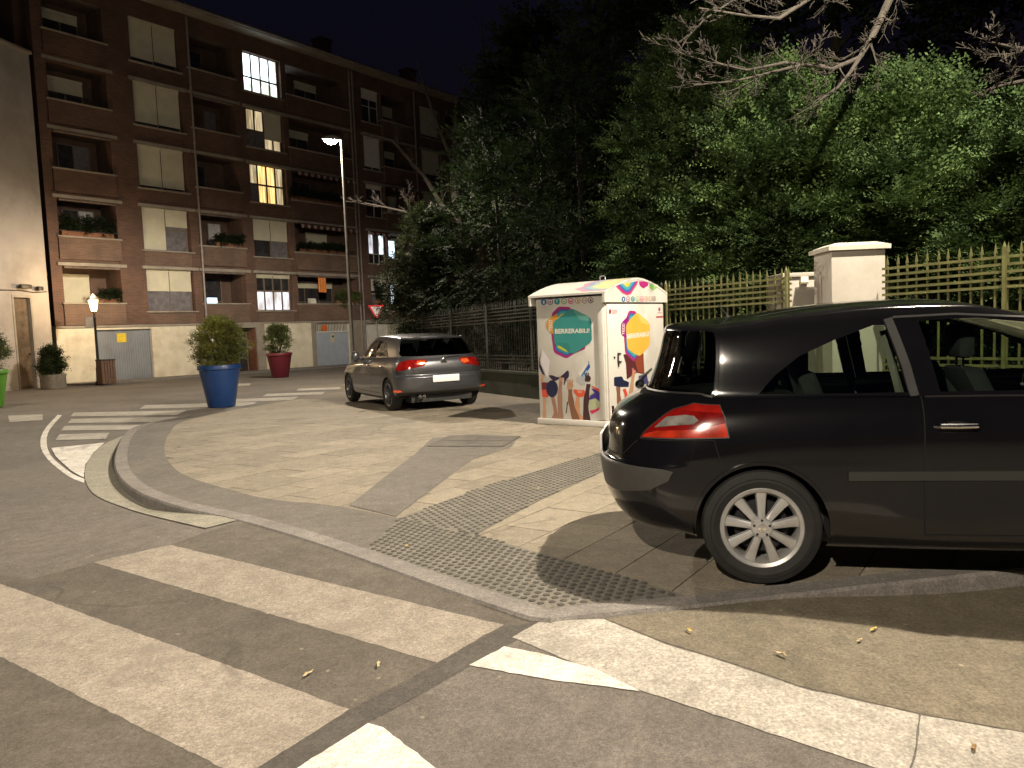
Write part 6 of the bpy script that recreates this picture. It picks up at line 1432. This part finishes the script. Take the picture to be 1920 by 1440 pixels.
# maker's lozenge on the tailgate
mb=MB(); 
for a,b in (((0,.045),(.034,0)),((.034,0),(0,-.045)),((0,-.045),(-.034,0)),((-.034,0),(0,.045))): mb.tube([(-.845,a[0],.84+a[1]),(-.845,b[0],.84+b[1])],.008,6)
mb.build('lozenge_badge',M_chrome,car)
mirror_part(SB,car,2.05,1.02,M_bpaint)

# ---------------- grey five-door hatchback
SG=Shell(grey_rings()); aG=R_(118); OG=np.array(unproj(731,770)); lfG=np.array([-math.sin(aG),math.cos(aG)]); o_=OG-lfG*.865
gc=empty('grey_hatchback',(o_[0],o_[1],zpave(*o_)+.002),aG,'metallic grey five-door hatchback parked beside the fence with its tail towards us','car')
WBG=2.637; gs=lambda pts:side_uv(SG,pts)
archG=[circ_uv(SG,0,.31,.34),circ_uv(SG,WBG,.31,.34)]
g_rear=[(-.1,8.15),(1.6,8.15),(3.1,8.25),(3.5,8.5),(3.62,9.2),(3.5,9.85),(2.2,10.02),(-.1,10.02)]
g_lamp=[(3.55,5.0),(3.45,5.5),(3.25,5.9),(2.5,6.6),(1.9,6.78),(1.15,6.65),(1.05,6.0),(1.25,5.42),(1.9,5.2),(2.4,5.0),(3.05,4.75)]
g_orange=[(1.12,5.9),(1.20,6.35),(1.62,6.45),(1.7,5.75),(1.3,5.55)]
g_w1=gs([(.20,1.03),(.34,1.20),(.50,1.315),(.90,1.345),(.965,1.02)])
g_w2=gs([(1.03,1.02),(.98,1.347),(1.2,1.345),(1.45,1.26),(1.66,1.13),(1.78,1.015)])
g_d1=side_uv(SG,[(.30,.52),(.18,.95),(.99,.955),(1.0,.32),(.42,.32)],.3); g_d2=side_uv(SG,[(1.0,.32),(.99,.955),(1.95,.935),(2.06,.80),(2.08,.45),(2.0,.32)],.3)
g_bump=[(-.1,1.15),(3.95,1.1),(3.98,2.5),(4.0,3.6),(3.9,4.3),(2.2,4.1),(1.75,4.25),(-.1,3.9)]
g_val=[(-.1,-.1),(3.95,-.1),(3.95,1.1),(1.9,1.2),(-.1,1.25)]
g_tail=[(-.1,3.9),(1.75,4.25),(1.95,5.15),(1.25,5.42),(1.05,6.0),(1.15,6.65),(1.9,6.78),(2.5,6.6),(3.0,7.3),(3.1,8.25),(1.6,8.15),(-.1,8.15)]
g_ws=[(9.5,8.2),(10.1,9.9),(13.2,9.9),(13.2,8.1),(9.8,8.1)]
regsG=[('indicator_lamp',g_orange,M_lamporange,.004,False),('tail_lamp',g_lamp,M_lampred,.004,False),('rear_window',g_rear,M_rearg,-.003,True),('rear_side_window',g_w1,M_wing,-.005,False),('front_side_window',g_w2,M_wing,-.005,False),
  ('windscreen',g_ws,M_wing,-.003,True),('headlamp',headl,M_lampclear,.002,False),('grille',grille,M_bplas,-.004,True),('rear_valance',g_val,M_bplas,-.002,True),('rear_bumper',g_bump,M_gpaint,0,True),('tailgate',g_tail,M_gpaint,0,True),('rear_door',g_d1,M_gpaint,0,False),('front_door',g_d2,M_gpaint,0,False)]
og=build_shell(SG,gc,regsG,M_gpaint,archG)
for pts in ([(.30,.52),(.16,.95),(.20,1.04),(.5,1.33)],[(1.0,.32),(.985,.95)],[(1.95,.935),(2.06,.80),(2.08,.45),(2.0,.32),(.42,.32)]): ribbon(SG,'door_seam',line_uv(SG,pts),.007,M_seam,gc)
ribbon(SG,'window_trim',line_uv(SG,[(.12,1.01),(.5,.995),(1.0,.985),(1.5,.98),(1.85,.975)]),.014,M_bplas,gc,.003,.004)
ribbon(SG,'pillar_trim',line_uv(SG,[(1.0,1.0),(.95,1.36)]),.06,M_bplas,gc,.003)
ribbon(SG,'tailgate_seam',[(0,3.9),(1.75,4.25),(1.95,5.15)],.008,M_seam,gc); ribbon(SG,'tailgate_seam',[(3.05,7.2),(3.35,8.2),(3.75,9.0),(3.8,10.0)],.008,M_seam,gc)
ribbon(SG,'bumper_seam',[(1.75,4.25),(2.4,4.25),(3.3,4.5),(3.9,4.6),(4.15,3.9)],.006,M_seam,gc)
ribbon(SG,'body_crease',line_uv(SG,[(-.2,.80),(.4,.80),(1.2,.79),(2.0,.78)]),.010,M_gpaint,gc,.001,.004)
ribbon(SG,'spoiler_lip',[(0,10.25),(1.5,10.25),(3.0,10.3),(3.6,10.4)],.03,M_gpaint,gc,.01,.022)
for cx in (0,WBG):
    lip=[(cx+.348*math.cos(a),max(.25,.31+.348*math.sin(a))) for a in np.linspace(math.pi+.1,-.1,22)]
    ribbon(SG,'arch_lip',line_uv(SG,lip),.02,M_gpaint,gc,.003,.005)
for sg in (1,-1):
    for hx_,dk_ in ((.36,'rear_door'),(1.22,'front_door')):
        c=SG.P(*SG.side(hx_,.84)); mb=MB(); mb.tube([(hx_-.08,-sg*(c[1]+.003),.84),(hx_-.06,-sg*(c[1]+.03),.845),(hx_+.06,-sg*(c[1]+.03),.845),(hx_+.08,-sg*(c[1]+.003),.84)],[.009,.013,.013,.009],8); mb.build('door_handle',M_gpaint,og.get((dk_,sg),gc),smooth=True)
    c=SG.P(3.1,1.5); mb=MB(); mb.box(-.012,.0,-.12,.12,-.018,.018); o=mb.build('reflector',M_refl,gc); o.location=(c[0]-.004,-sg*c[1],c[2]); o.rotation_euler=(0,0,-sg*-.55)
    c=SG.P(1.9,4.95); mb=MB(); mb.box(-.01,0,-.15,.15,-.012,.012)
for x_,y_ in ((0,.79),(0,-.79),(WBG,.79),(WBG,-.79)): wheel(gc,x_,y_,.313,'alloy',M_rimd,.218)
arch_liner(gc,0,.31,.355); arch_liner(gc,WBG,.31,.355); underbody(gc,-.55,3.1); seats(gc,1.30,.42)
mb=MB(); mb.box(-.55,.25,-.62,.62,.42,.95); mb.box(.25,2.4,-.70,.70,.40,.46); mb.box(1.9,2.25,-.64,.64,.68,.93); mb.build('cabin_trim',M_inner,gc)
mb=MB(); mb.box(-.800,-.778,-.27,.27,.545,.675); mb.build('number_plate',M_cplate,gc,bevel=.01)
for y0 in (.42,.50): 
    mb=MB(); mb.lathe([(.034,-.10),(.036,.0),(.030,.0),(.028,-.08),(0,-.08)],16,0,'y',(0,0,0)); o=mb.build('exhaust_tip',M_chrome,gc,smooth=True); o.rotation_euler=(0,0,R_(90)); o.location=(-.70,y0,.285)
# round letter badge on the tailgate
c=SG.P(0,6.0); bd_=empty('tailgate_badge',(c[0]-.006,0,c[2]),0); bd_.parent=gc; bd_.rotation_euler=(0,R_(-8),0)
mb=MB(); mb.lathe([(0,0),(.058,0),(.058,-.006),(0,-.006)],28,0,'y'); o=mb.build('badge_disc',M_bplas,bd_); o.rotation_euler=(0,0,R_(-90))
mb=MB(); pts=[(.058*math.cos(a),.058*math.sin(a)) for a in np.linspace(0,6.2832,29)]
mb.tube([(-.008,p[0],p[1]) for p in pts],.0055,6)
for L_ in ([(-.026,.048),(0,-.002),(.026,.048)],[(-.050,.022),(-.022,-.046),(0,.000),(.022,-.046),(.050,.022)]): mb.tube([(-.009,a,b) for a,b in L_],.005,6)
mb.build('badge_letters',M_chrome,bd_)
mb=MB(); 
for i in range(5): a=-.62+i*.022; cc_=SG.P(2.3,5.0)
cc_=SG.P(1.75,4.62)
for i in range(5): mb.box(cc_[0]-.008,cc_[0]-.002,-(cc_[1]-.05)+i*.02,-(cc_[1]-.05)+i*.02+.013,cc_[2]-.009,cc_[2]+.009)
mb.build('model_lettering',M_chrome,gc)
mb=MB(); mb.tube([(-.672,0,1.0),(-.668,-.15,1.01),(-.655,-.40,1.02)],[.014,.010,.006],6); mb.build('rear_wiper',M_bplas,gc)
mb=MB(); mb.tube([(-.05,0,1.432),(-.12,0,1.49)],[.008,.004],6); mb.build('antenna',M_bplas,gc)
mirror_part(SG,gc,1.78,1.0,M_gpaint)

# ================================================================== FALLEN LEAVES
def leafm(n,c): return pm(n,c,.7,var=.2,scale=40)
LM=[leafm('yellow_leaf',(.55,.40,.10)),leafm('pale_leaf',(.50,.40,.22)),leafm('brown_leaf',(.25,.15,.06))]
lab=['small yellow fallen leaf on the grey tactile band behind the black car','fallen leaf on the olive apron in front of the kerb, leftmost of its group','larger fallen leaf on the olive apron below the rear wheel of the black car','fallen leaf lying right of the larger one on the olive apron','small pale leaf on the dark part of the near crossing','pale leaf on the near crossing beside the white painted corner','tiny leaf near the kerb tip of the near crossing','small leaf on the tactile domes by the kerb','small brown leaf near the joint of the pale concrete strip']
for i,((px,py),m) in enumerate(zip([(1010,918),(1292,1186),(1638,1184),(1612,1205),(578,1268),(710,1250),(1465,1231),(762,1026),(1826,1406)],[0,0,0,1,1,1,1,0,2])):
    x,y=unproj(px,py,zroad if py>1100 or px<600 else zpave); z=(zroad if (py>1100 or px<600) else zpave)(x,y)
    r=.015+.007*random.random(); mb=MB(); k=9; vs=[];
    for j in range(k): t=2*math.pi*j/k; q=r*(1+.35*math.cos(2*t))*(1+.15*math.sin(5*t)); vs.append((q*math.cos(t),.6*q*math.sin(t),.007*abs(math.sin(t))+.004*math.cos(3*t)))
    vs.append((0,0,.002)); mb.add(vs,[(j,(j+1)%k,k) for j in range(k)]); mb.tube([(r*1.2,0,.006),(r*2,.004,.002)],.0012,4)
    o=mb.build('fallen_leaf',LM[m]); o.location=(x,y,z+.012); o.rotation_euler=(0,0,random.random()*6); tag(o,lab[i],'leaf','fallen leaves on the ground')
